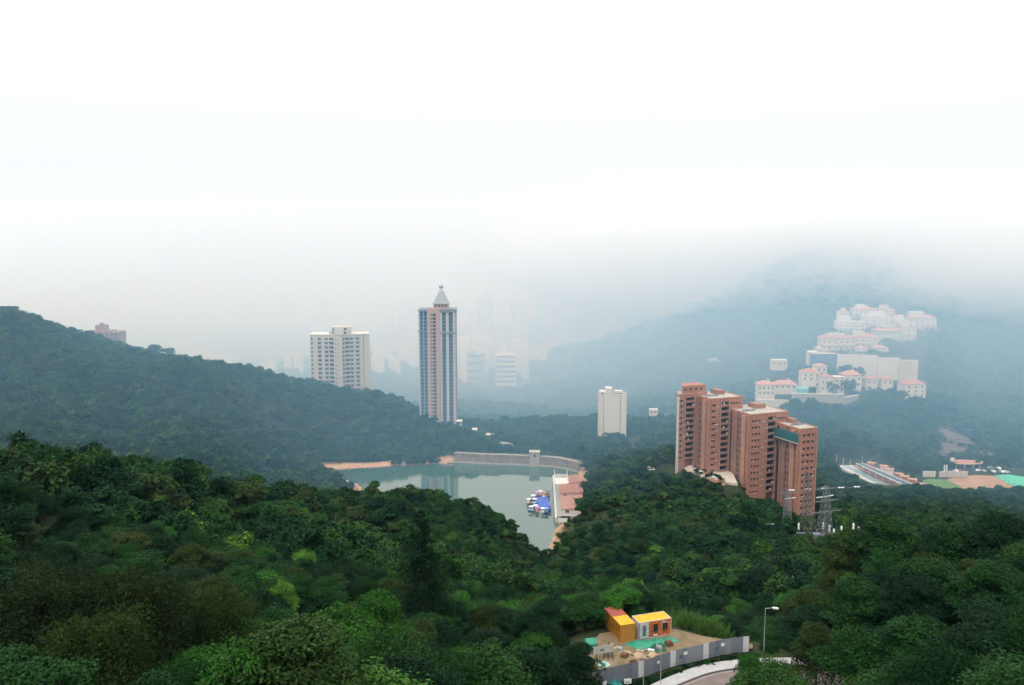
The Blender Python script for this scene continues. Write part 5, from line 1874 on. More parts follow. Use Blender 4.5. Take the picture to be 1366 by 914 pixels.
TEAL = mat('teal_netting', (0.035, 0.15, 0.155), .85, .25, 1.2)
BAYS = [(4.9, 10.4), (6.3, 11.3), (10.4, 15.4), None]
VIS = [0.0, 11.5, 16.5, 16.5]
for ui, (cx0, cy0, w, d, z0, z1, fh, up) in enumerate(BRICK_UNITS):
    lx, ly = brick_local(cx0, cy0)
    bay = BAYS[ui]
    zb = z0 - 10
    nf = int((z1 - 1.6 - z0) / fh)
    wl = MB()
    if ui == 0:                                       # end block: its outer side slants back
        wl.prism([(lx, ly), (lx + bay[0], ly), (lx + bay[0], ly + 1.69), (lx + 1.0, ly + 1.69)], zb, z1)
        wl.box(lx + bay[1], lx + w, ly, ly + 1.69, zb, z1)
        wl.prism([(lx + 1.0, ly + 1.692), (lx + w, ly + 1.692), (lx + w, ly + d), (lx + 6.1, ly + d)], zb, z1 - .01)
        wl.box(lx + bay[0] + .002, lx + bay[1] - .002, ly + .05, ly + 1.688, z1 - 1.7, z1)
    elif bay:
        wl.box(lx, lx + bay[0], ly, ly + d, zb, z1)
        wl.box(lx + bay[1], lx + w, ly, ly + d, zb, z1)
        wl.box(lx + bay[0] + .002, lx + bay[1] - .002, ly + 1.7, ly + d, zb, z1)
        wl.box(lx + bay[0] + .002, lx + bay[1] - .002, ly + .05, ly + 1.698, z1 - 1.7, z1)
    else:
        wl.box(lx, lx + w, ly, ly + d, zb, z1)
    W_o = wl.build('wall', M['brick'], BF)
    # roof with parapet
    ro = MB()
    if ui == 0:
        ro.prism([(lx + .4, ly + .3), (lx + w - .3, ly + .3), (lx + w - .3, ly + d - .3), (lx + 6.3, ly + d - .3)], z1 + .002, z1 + .12)
    else:
        ro.box(lx + .3, lx + w - .3, ly + .3, ly + d - .3, z1 + .002, z1 + .12)
    ro.build('roof', M['roofpale'], BF)
    if ui:
        MB().box(lx + w * .55, lx + w * .8, ly + d * .5, ly + d * .8, z1 + .12, z1 + 2.4).build('water_tank', M['brick3'], BF)
        for q in range(4):
            MB().box(lx + 2 + q * 2.1, lx + 3.1 + q * 2.1, ly + d * .35, ly + d * .35 + 1.1, z1 + .12, z1 + .9 + .2 * (q % 2)).build('roof_unit', M['grey'], BF)
    pp = MB()
    pp.box(lx - .1, lx + w + .1, ly - .1, ly + .25, z1 + .004, z1 + .55)
    if ui:
        pp.box(lx - .1, lx + .25, ly + .254, ly + d, z1 + .004, z1 + .5)
    pp.box(lx + w - .25, lx + w + .1, ly + .254, ly + d, z1 + .004, z1 + .5)
    pp.build('parapet', M['brick2'], BF)
    if up:
        MB().prism([(lx + up[0], ly + .4), (lx + up[1], ly + .4), (lx + up[1], ly + d - 1.5), (lx + up[0] + 5.0, ly + d - 1.5)], z1 + .12, z1 + up[2]).build('penthouse', M['brick'], BF)
        for k in range(4):
            link_mesh('window', pane_mesh(1.2, 1.0), BF, (lx + up[0] + 2 + k * 3.2, ly + .4, z1 + 2.2))
    if ui in (1, 2):        # storey of windows on the upper right of the gable
        for k in range(4):
            link_mesh('window', pane_mesh(1.0, .9), BF, (lx + bay[1] + 1.5 + k * 1.6, ly, z1 - 3.2))
    for f in range(nf):
        z = z1 - 3.6 - f * fh
        if bay:
            bw = bay[1] - bay[0]
            bal = link_mesh('balcony', shared(('balc', round(bw, 2)), lambda: MB().box(-bw / 2 + .01, bw / 2 - .01, -.45, 1.69, -.28, 0).box(-bw / 2 + .01, bw / 2 - .01, -.45, -.25, 0.0, .95).mesh('balcony', M['brick3'])), BF, (lx + (bay[0] + bay[1]) / 2, ly, z - .4))
            link_mesh('window', pane_mesh(bw - .4, 2.1), bal, (0, 1.68, .05))
            if rng.random() < .45:
                cw = rng.uniform(.5, 1.1)
                link_mesh('awning', shared(('awn', round(cw, 1)), lambda: MB().box(-cw / 2, cw / 2, -.6, -.46, .9, 1.9).mesh('awning', M['cream2'])), bal, (rng.uniform(-bw / 2 + .6, bw / 2 - .6), 0, 0))
            for x, ww in ((1.3, .7), (2.6, .95)) if ui != 2 else ((1.5, .7), (3.4, 1.0), (5.4, .7)):
                wn = link_mesh('window', pane_mesh(ww, 1.0), BF, (lx + x, ly, z))
                link_mesh('hood', shared(('hood', ww), lambda: MB().box(-ww / 2 - .15, ww / 2 + .15, -.5, .02, 1.05, 1.15).mesh('hood', M['brick3'])), wn)
        else:
            for x, ww in ((2.4, 1.0), (5.2, 1.3), (7.9, 1.0)):
                wn = link_mesh('window', pane_mesh(ww, 1.25), BF, (lx + x, ly, z))
                link_mesh('hood', shared(('hood', ww), lambda: MB().box(-ww / 2 - .15, ww / 2 + .15, -.5, .02, 1.05, 1.15).mesh('hood', M['brick3'])), wn, (0, 0, .25))
    for x in (bay[0] - .25, bay[1] + .05) if bay else (.1, w - .5):
        MB().box(lx + x, lx + x + .4, ly - .4, ly - .003, zb, z1 - .15).build('rib', M['brick2'], BF)
    # rainwater pipes, cooling units and stained joints on the gable
    for q, x in enumerate((.5, bay[0] - .45, bay[1] + .5) if bay else (.6, 3.8, 6.5, 9.6)):
        MB().tube((lx + x, ly - .1, zb + 6), (lx + x, ly - .1, z1 - .6), .09, n=5).build('rain_pipe', M['concd'] if q % 2 else M['brick3'], BF)
    for f in range(nf):
        for q in range(2):
            if rng.random() < .5:
                x = rng.uniform(.4, bay[0] - .5) if bay else rng.uniform(.8, w - .8)
                link_mesh('cooling_unit', shared('acu', lambda: MB().box(-.4, .4, -.45, .0, 0, .55).mesh('cooling_unit', M['palecol'])), BF, (lx + x, ly, z1 - 4.4 - f * fh))
    if ui == 0:
        MB().box(lx - .25, lx + 1.1, ly - .3, ly - .003, zb, z1 - .8).build('corner_fin', M['cream2'], BF)
        continue
    # the long side: dark window strips between brick fins
    vis = VIS[ui]
    gz = MB().box(lx - .06, lx - .003, ly + 1.3, ly + vis, zb, z1 - 1.2).build('window_strip', M['glass'], BF)
    fins = [(.0, 1.5, 1.1, 'brick'), (3.0, 6.2, .9, 'brick2'), (7.6, 8.4, .5, 'brick3'), (9.6, 12.4, .9, 'brick3'), (13.6, 14.2, .5, 'brick2')]
    for y0, y1, pr_, mm in fins:
        if y0 < vis - 1:
            MB().box(lx - pr_, lx - .064, ly + y0 + (.004 if y0 == 0 else 0), ly + min(y1, vis), zb, z1 - (.9 if mm == 'brick2' else .3)).build('fin', M[mm], BF)
    sb = MB()
    for f in range(nf + 1):
        z = z1 - 2.2 - f * fh
        for a, b_ in ((1.504, 2.996), (6.204, 7.596), (8.404, 9.596), (12.404, 13.596)):
            if b_ < vis:
                sb.box(lx - .3, lx - .063, ly + a, ly + b_, z - .6, z + .5)
    sb.build('spandrel', M['brick3'], BF, kind='stuff')
    if ui == 3:
        nt_ = MB()
        nt_.box(lx - 2.0, lx - 1.9, ly - .3, ly + 16.5, z1 - 6.4, z1 - 1.8)
        nt_.box(lx - 1.896, lx - 1.2, ly - .3, ly - .2, z1 - 6.4, z1 - 1.8)
        no = nt_.build('scaffold_netting', TEAL, BF)
        MB().box(lx - 2.3, lx - 1.2, ly - .4, ly + 16.6, z1 - 6.9, z1 - 6.5).build('scaffold_deck', M['palecol'], no)
        for yy in np.arange(0, 17, 2.7):
            MB().tube((lx - 1.7, ly + yy, z1 - 12), (lx - 1.7, ly + yy, z1 - 6.9), .08, n=5).build('scaffold_pole', M['steel'], no)
lx, ly = brick_local(*BRICK_UNITS[3][:2])
bs = MB().box(lx - 7, lx + 6, ly - 1.4, ly - .2, 4.0 - 8, 5.2).build('plinth_wall', mat('ochre_render', (0.48, 0.36, 0.2), .9, .15, .4), BF)
for k in range(5):
    link_mesh('window', pane_mesh(1.3, 1.6, 'glass2'), BF, (lx - 6 + k * 1.5 if k < 3 else lx + .9 + (k - 3) * 2, ly - 1.42 if k < 3 else ly, 5.6 if k >= 3 else 2.6))

# podium terrace of the flats
t = thing('podium', 'pale concrete terrace with planters at the foot of the brick flats', 'terrace', (PODIUM[0][0], PODIUM[0][1], 0))
pl = [(p[0] - PODIUM[0][0], p[1] - PODIUM[0][1]) for p in PODIUM]
if sum(pl[i][0] * pl[(i + 1) % len(pl)][1] - pl[(i + 1) % len(pl)][0] * pl[i][1] for i in range(len(pl))) < 0:
    pl = pl[::-1]
MB().prism(pl, 17, 23.0).build('base', M['cream'], t)
for i in range(26):
    f = rng.random(2)
    q = Vector((0, 0))
    px, py = rng.uniform(907, 966), 0
    py = 617 + (px - 906) * .44 + rng.uniform(-3, 6)
    p = at_z(px, py, 23.0)
    s = rng.uniform(.6, 1.8)
    MB().box(-s, s, -s * .6, s * .6, 22.8, 23.3 + rng.uniform(.2, 1.6)).build('planter' if i % 2 else 'plant_room', M['cream2'] if i % 3 else M['tile2'], t, (p.x - PODIUM[0][0], p.y - PODIUM[0][1], 0), BRICK_A)
for i in range(12):
    px = 910 + i * 4.8
    p = at_z(px, 619 + (px - 906) * .44 + rng.uniform(-3, 3), 23.0)
    plant('shrub', p.x, p.y, rng.uniform(1.2, 2.0), rng.uniform(1.8, 3), 'dark' if i % 2 else 'mid', 'small clipped shrub on the pale terrace of the brick flats', group='shrubs on the terrace of the brick flats').location.z = 23.0

# ------------------------------------------------------------------ substation
SUBM = mat('sub_gravel', (0.22, 0.21, 0.20), .95, .25, .6)
mb = MB(); mb.poly([(p[0], p[1], SUB_Z + .1) for p in SUB][::-1]); o = mb.build('substation_ground', SUBM); o['kind'] = 'structure'


def lattice(mb, base, H, w0, w1, n, r):
    cs = []
    for i in range(n + 1):
        w = w0 + (w1 - w0) * i / n
        z = H * i / n
        cs.append([Vector((sx * w / 2, sy * w / 2, z)) for sx, sy in ((-1, -1), (1, -1), (1, 1), (-1, 1))])
    for i in range(n):
        for k in range(4):
            mb.tube(cs[i][k], cs[i + 1][k], r, n=4, cap=False)
            mb.tube(cs[i][k], cs[i + 1][(k + 1) % 4], r * .6, n=4, cap=False)
            mb.tube(cs[i][(k + 1) % 4], cs[i + 1][k], r * .6, n=4, cap=False)
            mb.tube(cs[i + 1][k], cs[i + 1][(k + 1) % 4], r * .6, n=4, cap=False)
    return mb


INS = lambda: MB().tube((-1.3, 0, 0), (1.3, 0, 0), .2, n=8).tube((-1.0, 0, 0), (-.4, 0, 0), .3, n=8).tube((.4, 0, 0), (1.0, 0, 0), .3, n=8).mesh('insulator', M['porcelain'])
GALV = mat('lattice_steel', (0.20, 0.215, 0.215), .6, .2, .5, metal=.2)
pA = at_z(1049.5, 708, SUB_Z)
t = thing('pylon', 'narrow square lattice mast beside the substation', 'pylon', (pA.x, pA.y, SUB_Z), .1, 'lattice pylons')
lattice(MB(), None, 17.0, 3.0, 1.9, 9, .11).build('mast', GALV, t)
MB().beam((-3, 0, 16.4), (3.6, 0, 16.4), .3, .3).build('crossarm', GALV, t)
pB = at_z(1099, 726, SUB_Z)
t = thing('pylon', 'tall tapering lattice pylon in the middle of the substation', 'pylon', (pB.x, pB.y, SUB_Z), .3, 'lattice pylons')
lattice(MB(), None, 24.0, 5.2, 1.4, 9, .13).build('mast', GALV, t)
for z, w in ((13.5, 7.5), (18.0, 6.0), (23.0, 4.5)):
    MB().beam((-w, 0, z), (w, 0, z), .3, .35).build('crossarm', GALV, t)
pC = at_z(1078, 712, SUB_Z)
t = thing('pylon', 'dark leaning lattice pylon behind the middle one in front of the brick flats', 'pylon', (pC.x, pC.y, SUB_Z), .6, 'lattice pylons')
lattice(MB(), None, 27.0, 4.6, 1.2, 9, .13).build('mast', mat('dark_lattice', (0.13, 0.13, 0.12), .7, .2, .5), t)
t.rotation_euler = (0, R_(-5), .6)
# conductors with white insulators
t = thing('power_line', 'upper power line with a row of white insulators before the brick flats', 'power line', (pA.x, pA.y, 0), 0, 'power lines over the substation')
zA = at(1050, 651.5, pA.y).z
pts = [(1050, 651), (1056, 654), (1078, 652.5), (1100, 651.5), (1122, 650.5), (1143, 649.5), (1160, 647), (1210, 640)]
P3 = [at(px, py, pA.y) - Vector((pA.x, pA.y, 0)) for px, py in pts]
mb = MB()
for a, b_ in zip(P3[:-1], P3[1:]):
    mb.tube(a, b_, .05, n=4)
    mb.tube(a + Vector((0, 1.5, 2.0)), b_ + Vector((0, 1.5, 2.0)), .05, n=4)
mb.build('wire', GALV, t)
for q in P3[1:6]:
    link_mesh('insulator', shared('ins', INS), t, tuple(q))
t = thing('power_line', 'lower power line with white insulators sagging before the flats', 'power line', (pA.x, pA.y, 0), 0, 'power lines over the substation')
pts = [(1047, 665.5), (1061, 664), (1075, 664.5), (1089, 664), (1102, 662.5), (1112, 660.5)]
P3 = [at(px, py, pA.y) - Vector((pA.x, pA.y, 0)) for px, py in pts]
mb = MB()
for a, b_ in zip(P3[:-1], P3[1:]):
    mb.tube(a, b_, .07, n=4)
mb.build('wire', GALV, t)
for a, b_ in ((0, 1), (3, 4), (4, 5)):
    mq = MB().tube(P3[a], P3[b_], .2, n=6).build('insulator', M['porcelain'], t)
for i, (px, py) in enumerate(((1065, 712), (1073, 711), (1081, 711), (1098, 711), (1106, 715), (1112, 720), (1122, 716), (1138, 712), (1145, 717), (1149.5, 720))):
    p = at_z(px, py, SUB_Z + .1)
    t = thing('bushing', 'white insulator post standing on a steel frame in the substation', 'insulator post', (p.x, p.y, SUB_Z + .1), 0, 'white insulator posts in the substation')
    for sx in (-.5, .5):
        MB().box(sx - .1, sx + .1, -.1, .1, 0, 1.6).build('leg', GALV, t)
    MB().box(-.7, .7, -.3, .3, 1.6, 1.8).build('beam', GALV, t)
    mb = MB().tube((0, 0, 1.8), (0, 0, 4.6), .28, n=8)
    for k in range(6):
        mb.tube((0, 0, 2.0 + k * .42), (0, 0, 2.14 + k * .42), .48, .36, n=10)
    mb.build('porcelain', M['porcelain'], t)
for i, (px, py, w, h) in enumerate(((1070, 718, 2.2, 2.0), (1086, 720, 2.5, 2.6), (1120, 723, 2.4, 2.2), (1133, 720, 1.8, 2.0), (1103, 724, 2.0, 1.8))):
    p = at_z(px, py, SUB_Z + .1)
    t = thing('transformer', 'grey transformer tank with cooling fins in the substation', 'transformer', (p.x, p.y, SUB_Z + .1), .1, 'transformers in the substation')
    MB().box(-w, w, -1.2, 1.2, .2, h).build('tank', M['grey'], t)
    mb = MB()
    for k in range(7):
        mb.box(-w + k * w / 3.2, -w + k * w / 3.2 + .12, -1.8, -1.204, .3, h - .2)
    mb.build('cooling_fin', M['concd'], t, kind='stuff')
mb = MB()
wl = plan([(1062, 719), (1085, 721), (1108, 727), (1112, 742), (1088, 741), (1066, 732)], SUB_Z)
wA, wB = at_z(1062, 724, SUB_Z), at_z(1112, 741, SUB_Z)
t = thing('retaining_wall', 'dark grey concrete retaining wall of the substation platform', 'retaining wall', (wA.x, wA.y, SUB_Z - 6), math.atan2(wB.y - wA.y, wB.x - wA.x))
Lw = math.hypot(wB.x - wA.x, wB.y - wA.y)
for k in range(9):
    MB().box(Lw * k / 9 + .03, Lw * (k + 1) / 9 - .03, -.3, .5, -3, 6.3).build('wall_panel', M['concd'], t)
MB().box(0, Lw, -.42, .7, 6.3, 6.6).build('coping', M['conc'], t)
for k in range(12):
    MB().tube((Lw * k / 11, .1, 6.6), (Lw * k / 11, .1, 8.0), .06, n=4).build('rail_post', GALV, t)
mb = MB()
q = [at(px, py, Y) for px, py, Y in ((1049, 733, 283), (1064, 722, 291), (1083, 732, 285), (1086, 737, 281), (1070, 736, 281))]
q2 = [(p.x, p.y, hz(p.x, p.y) + .5) for p in q]
mb.poly(q2)
o = tag(mb.build('slope_cover', mat('buff_concrete', (0.42, 0.34, 0.25), .95, .15, .4)), None, None, None, 'structure')
mb = MB()
for (px0, py0), (px1, py1) in zip([(1050, 733), (1062, 736), (1078, 738), (1090, 741), (1102, 749)][:-1], [(1062, 736), (1078, 738), (1090, 741), (1102, 749), (1108, 752)]):
    a, b_ = at(px0, py0, 279), at(px1, py1, 279)
    mb.beam((a.x, a.y, hz(a.x, a.y) + 1.2), (b_.x, b_.y, hz(b_.x, b_.y) + 1.2), 1.8, .5)
tag(mb.build('parapet_wall', M['cream2']), 'low pale parapet wall along the lane under the substation', 'wall')

# ------------------------------------------------------------------ sports ground and long stepped terrace
sheet_on('pitch', [(1230, 643.5), (1238, 639), (1261, 640.5), (1272, 645), (1285, 652.5), (1281, 656), (1266, 658), (1250, 655), (1240, 648)], FIELD_Z, .35, mat('green_pitch', (0.10, 0.19, 0.05), .95, .2, .12))
sheet_on('earth_pitch', [(1262, 640.5), (1275, 637), (1300, 634.5), (1324, 635.5), (1340, 643), (1352, 650.5), (1330, 653), (1300, 653), (1286, 652.6), (1272, 644.8)], FIELD_Z, .36, mat('bare_pitch', (0.36, 0.22, 0.15), .95, .15, .1))
sheet_on('court', [(1326, 635.5), (1344, 633.5), (1400, 642), (1400, 654), (1366, 653), (1352, 649.5)], FIELD_Z, .37, mat('turquoise_court', (0.10, 0.46, 0.33), .9, .1, .2))


def fence_run(label, px_line, z, H, step, material, group=None):
    P = [at_z(px, py, z) for px, py in px_line]
    t = thing('court_fence', label, 'fence', tuple(P[0]), 0, group)
    for a, b_ in zip(P[:-1], P[1:]):
        n = max(1, int((b_ - a).length / step))
        for k in range(n + 1):
            q = a + (b_ - a) * (k / n) - P[0]
            MB().tube((q.x, q.y, 0), (q.x, q.y, H), .1, n=4).build('post', material, t)
        for hh in (H * .5, H):
            MB().beam(a - P[0] + Vector((0, 0, hh)), b_ - P[0] + Vector((0, 0, hh)), .08, .08).build('rail', material, t)
    return t


fence_run('tall mesh fence along the near side of the turquoise court', [(1352, 651), (1366, 654), (1390, 656)], FIELD_Z, 5, 4, GALV)
fence_run('tall mesh fence between the bare pitch and the turquoise court', [(1325, 636), (1340, 643.5), (1352, 651)], FIELD_Z, 5, 5, GALV)
for px, py, w, h, lab in ((1239.5, 638, 4.0, 4.6, 'square white scoreboard at the far edge of the green pitch'), (1272, 638.5, 9.2, 4.8, 'wide pale grey sight screen between the green and the bare pitch')):
    p = at_z(px, py, FIELD_Z)
    t = thing('scoreboard', lab, 'scoreboard', (p.x, p.y, FIELD_Z), 0)
    MB().box(-w, w, 0, .6, .8, h).build('board', M['white'] if w < 5 else M['palecol'], t)
    for k in range(5):
        MB().box(-w + 2 * w * k / 4 - .15, -w + 2 * w * k / 4 + .15, .62, .9, -.5, h).build('post', M['grey'], t)
    fm = MB()
    for k in range(1, 4):
        fm.box(-w + 2 * w * k / 4 - .06, -w + 2 * w * k / 4 + .06, -.08, -.004, .8, h)
    fm.build('panel_joint', M['grey'], t)
for px, lab in ((1259.5, 'left'), (1262.5, 'right')):
    p = at_z(px, 630, FIELD_Z)
    tag(MB().tube((0, 0, -1), (0, 0, 5), .45, n=8).build('white_post', M['paint'], None, (p.x, p.y, FIELD_Z)), 'thick white post of the pair behind the pitches', 'post', 'pair of white posts behind the pitches')
# pavilion
pv = at(1290, 626, 520)
t = thing('pavilion', 'low pavilion with a red rimmed bow shaped roof behind the bare pitch', 'pavilion', (pv.x, pv.y, pv.z - 2), 0)
mb = MB()
outl = [(-9.5, -3.0), (-4, -4.2), (2, -4.4), (7, -3.2), (10.5, .4), (6, 3.6), (0, 4.6), (-9.5, 4.0)]
MB().prism(outl, 6.4, 7.0).build('roof', mat('pale_red_roof', (0.42, 0.20, 0.17), .8, .15, .5), t)
rim = MB()
for i in range(len(outl)):
    a, b_ = outl[i], outl[(i + 1) % len(outl)]
    rim.beam((*a, 6.9), (*b_, 6.9), .7, .9)
rim.build('roof_rim', mat('pink_white_rim', (0.66, 0.42, 0.38), .8, .1, .5), t)
MB().box(-8, 7, -1.5, 3, -1, 6.4).build('wall', M['concd'], t)
for k in range(7):
    link_mesh('window', pane_mesh(1.5, 1.6), t, (-7 + k * 2.2, -1.5, 3.4))
for x, y in ((-9, -2.6), (-4, -3.8), (2, -4), (6.6, -3), (9.6, .3)):
    MB().tube((x, y, -1), (x, y, 6.4), .25, n=6).build('column', M['white'], t)
MB().box(-9.6, -7.6, 2.0, 4.2, 7.0, 9.0).build('chimney', M['white'], t)
MB().box(-7, 8, -7, -4.8, -1, 1.4).build('terrace', M['palecol'], t)
MB().box(2, 7, -6.9, -4.9, 1.4, 2.6).build('kiosk', M['white'], t)


# parked cars
def car(label, x, y, z, rz, material, group, van=False):
    t = thing('parked_car' if not van else 'van', label, 'car' if not van else 'van', (x, y, z), rz, group)
    h1, h2 = (.75, 1.4) if not van else (.9, 2.1)
    key = ('car', material.name, van)

    def body():
        mb = MB()
        prof = [(-2.1, .3), (2.1, .3), (2.15, .7), (1.3, h1 + .05), (.6, h2), (-1.4, h2), (-2.0, h1 + .1), (-2.15, .7)] if not van else [(-2.4, .3), (2.4, .3), (2.4, 1.0), (1.9, 1.2), (1.3, h2), (-2.3, h2), (-2.4, 1.0)]
        n = len(prof)
        i0 = len(mb.v)
        for s in (-.82, .82):
            mb.v += [(p[0], s * (1 if p[1] < h1 + .2 else .86), p[1]) for p in prof]
        mb.f.append(tuple(range(n))); mb.f.append(tuple(range(2 * n - 1, n - 1, -1)))
        for k in range(n):
            j = (k + 1) % n
            mb.f.append((k, n + k, n + j, j))
        return mb.mesh('body', material)
    link_mesh('body', shared(key, body), t)
    link_mesh('windscreen', shared(('ws', van), lambda: MB().quad((.72, -.6, h2 - .05), (1.38, -.66, h1 + .1), (1.38, .66, h1 + .1), (.72, .6, h2 - .05)) or MB().box(-1.2, .5, -.80, .80, h1 + .12, h2 - .12).mesh('windscreen', M['glass'])), t)
    for sx in (-1.3, 1.3):
        for sy in (-.75, .75):
            link_mesh('wheel', shared('wheel', lambda: MB().tube((0, -.1, 0), (0, .1, 0), .32, n=10).mesh('wheel', M['dark'])), t, (sx, sy, .32))
    return t


CARM = [M['paint'], mat('silver_paint', (0.4, 0.41, 0.43), .4, .05, 1, metal=.4), mat('black_paint', (.02, .02, .022), .3, .1, 1), mat('blue_paint', (.04, .09, .25), .35, .1, 1), mat('red_paint', (.35, .03, .03), .35, .1, 1)]
CN = ['white', 'silver', 'black', 'blue', 'red']
k = 0
for px, py in ((1306, 626.5), (1312, 627), (1318, 627.2), (1324, 627.6), (1330, 628), (1336, 628), (1342, 628.5), (1275, 627), (1282, 626.5), (1332, 623.5), (1322, 623), (1340, 624)):
    ci = [0, 1, 2, 0, 3, 0, 0, 0, 4, 0, 1, 2][k]
    p = at_z(px, py, -7)
    car('%s car parked in the row behind the pitches' % CN[ci], p.x, p.y, max(hz(p.x, p.y), -8.2) + .05, rng.uniform(-.2, .2) + (1.57 if k % 2 else 0), CARM[ci], 'cars parked behind the pitches')
    k += 1
p = at_z(834, 609, 0)
sheet_pts = [(826, 615), (838, 610), (848, 604), (866, 591), (871, 594), (858, 604), (846, 611), (834, 617)]
mb = MB()
q = []
for px, py in sheet_pts:
    Y = 505 + (615 - py) * 3.0
    a = at(px, py, Y)
    q.append((a.x, a.y, max(hz(a.x, a.y) + .6, a.z)))
mb.poly(q)
o = mb.build('side_road', mat('pale_road', (0.34, 0.29, 0.27), .95, .15, .3)); o['kind'] = 'structure'
a = at(834.5, 609.5, 518)
car('pale blue van on the side road beyond the knoll', a.x, a.y, max(hz(a.x, a.y), a.z) + .3, .5, PBLUE, 'vehicles on the side road', True)
a = at(850, 604.5, 538)
car('red car on the side road by the cream slab block', a.x, a.y, max(hz(a.x, a.y), a.z) + .3, .7, CARM[4], 'vehicles on the side road')
a = at(860, 597.5, 558)
car('white car farther up the side road', a.x, a.y, max(hz(a.x, a.y), a.z) + .3, .7, CARM[0], 'vehicles on the side road')

# stepped terrace
t = thing('sports_terrace', 'long stepped terrace of white, pink and pale blue decks under a dark blue roof strip', 'terrace', (STAND[0][0], STAND[0][1], 0))
sx0, sy0 = STAND[0]


def deck(name, px_poly, z, thick, material, parent):
    pts = [(q[0] - sx0, q[1] - sy0) for q in plan(px_poly, z)]
    if sum(pts[i][0] * pts[(i + 1) % len(pts)][1] - pts[(i + 1) % len(pts)][0] * pts[i][1] for i in range(len(pts))) < 0:
        pts = pts[::-1]
    return MB().prism(pts, z - thick, z).build(name, material, parent)


DW, DP, DB = mat('white_deck', (0.60, 0.60, 0.60), .85, .15, .3), mat('pink_deck', (0.44, 0.27, 0.24), .85, .15, .3), mat('pale_blue_deck', (0.34, 0.48, 0.54), .8, .15, .3)
DKB = mat('dark_blue_roof', (0.07, 0.12, 0.16), .6, .2, .3)
deck('lower_deck', [(1114, 622.5), (1118, 621), (1184, 657), (1178, 659.5), (1140, 640)], -6.5, 4, mat('buff_deck', (0.45, 0.40, 0.37), .9, .2, .3), t)
deck('step', [(1118.4, 621), (1124, 620.5), (1205, 661), (1184.4, 657.4)], -5.6, 4, DW, t)
deck('step', [(1124.4, 620.5), (1131, 620.5), (1210, 661.5), (1205.4, 661.3)], -5.0, 4, DB, t)
deck('step', [(1131.4, 620.5), (1138, 620.8), (1217, 661.5), (1210.5, 661.6)], -4.3, 4, DW, t)
deck('step', [(1138.4, 620.8), (1142, 621), (1223, 661), (1217.5, 661.6)], -3.6, 4, DP, t)
rf = deck('roof', [(1142, 617.6), (1149, 617.5), (1240, 655.5), (1231, 658)], 0.6, .4, DKB, t)
deck('roof_edge', [(1141.4, 617.8), (1142, 617.5), (1231, 658), (1230, 658.4)], .75, .6, DW, t)
deck('roof_edge', [(1149, 617.3), (1149.6, 617.1), (1241, 655.2), (1240, 655.6)], .75, .6, DW, t)
deck('back_block', [(1150, 619.5), (1156, 618.5), (1246, 657), (1238, 660)], -3.4, 5, DP, t)
for k in range(11):
    f = k / 10
    q = at_z(1142 + 89 * f, 619 + 40 * f, .5)
    MB().tube((q.x - sx0, q.y - sy0, -8), (q.x - sx0, q.y - sy0, .4), .2, n=5).build('column', DW, t)
for f, hh in ((0.1, 3.2), (.28, 4.5), (.36, 4), (.5, 3.4), (.58, 3.2), (.7, 3.4), (.82, 2.6)):
    q = at_z(1153 + 92 * f, 620 + 38 * f, -3.4)
    bb = MB().box(-2.4, 2.4, -1.8, 1.8, -3.4, -3.4 + hh).build('cabin', M['brick'] if int(f * 100) % 4 else M['cream2'], t, (q.x - sx0, q.y - sy0, 0), -.5)
    MB().box(-2.6, 2.6, -2, 2, -3.4 + hh, -3.2 + hh).build('cabin_roof', M['tile2'], bb)
for f in np.linspace(0, 1, 10):
    q = at_z(1150 + 92 * f, 618.5 + 38 * f, -2)
    MB().tube((q.x - sx0, q.y - sy0, -4), (q.x - sx0, q.y - sy0, 3.6), .09, n=4).build('rail_post', M['paint'], t)
for px, py, hh, lab in ((1115.5, 624, 9, 'tallest white mast at the corner of the stepped terrace'), (1124.5, 623, 6.5, 'white mast second from the corner of the stepped terrace'), (1134, 622, 5, 'short white mast third from the corner of the stepped terrace')):
    q = at_z(px, py, -5)
    tag(MB().tube((0, 0, -3), (0, 0, hh), .18, .12, 6).build('mast', M['paint'], None, (q.x, q.y, -5)), lab, 'mast', 'masts at the terrace')

# cut slope behind the pavilion: courses of sprayed concrete
CUTM = mat('weathered_shotcrete', (0.125, 0.10, 0.082), .95, .5, .12, .4, streak=.3)
mb = MB()
PX, PY = np.array([p[0] for p in CUT]), np.array([p[1] for p in CUT])
ys = np.linspace(PY.min(), PY.max(), 14)
o = thing('cut_slope', 'brown stepped cut slope of sprayed concrete on the hillside above the pavilion', 'slope', (PX.mean(), PY.mean(), 0))
for i in range(13):
    xs = np.linspace(PX.min(), PX.max(), 60)
    ym = (ys[i] + ys[i + 1]) / 2
    ins = xs[poly_sd(xs, np.full(60, ym), PX, PY) < 0]
    if len(ins) > 1:
        mb = MB()
        x0, x1 = ins[0], ins[-1]
        m_ = max(2, int((x1 - x0) / 5))
        for k in range(m_):
            xa, xb = x0 + (x1 - x0) * k / m_, x0 + (x1 - x0) * (k + 1) / m_
            za, zb = hz(xa, ys[i]) + 1.0, hz(xb, ys[i]) + 1.0
            zc, zd = hz(xb, ys[i + 1]) + .6, hz(xa, ys[i + 1]) + .6
            X0, Y0 = PX.mean(), PY.mean()
            mb.quad((xa - X0, ys[i] - Y0, za), (xb - X0, ys[i] - Y0, zb), (xb - X0, ys[i + 1] - Y0, zc), (xa - X0, ys[i + 1] - Y0, zd))
            mb.quad((xa - X0, ys[i] - Y0, za - 2), (xb - X0, ys[i] - Y0, zb - 2), (xb - X0, ys[i] - Y0, zb), (xa - X0, ys[i] - Y0, za))
        mb.build('slope_course', CUTM, o)
# ------------------------------------------------------------------ villas and terraces on the mountain
VW, VT = mat('villa_render', (0.68, 0.62, 0.54), .85, .08, .3), M['tile']


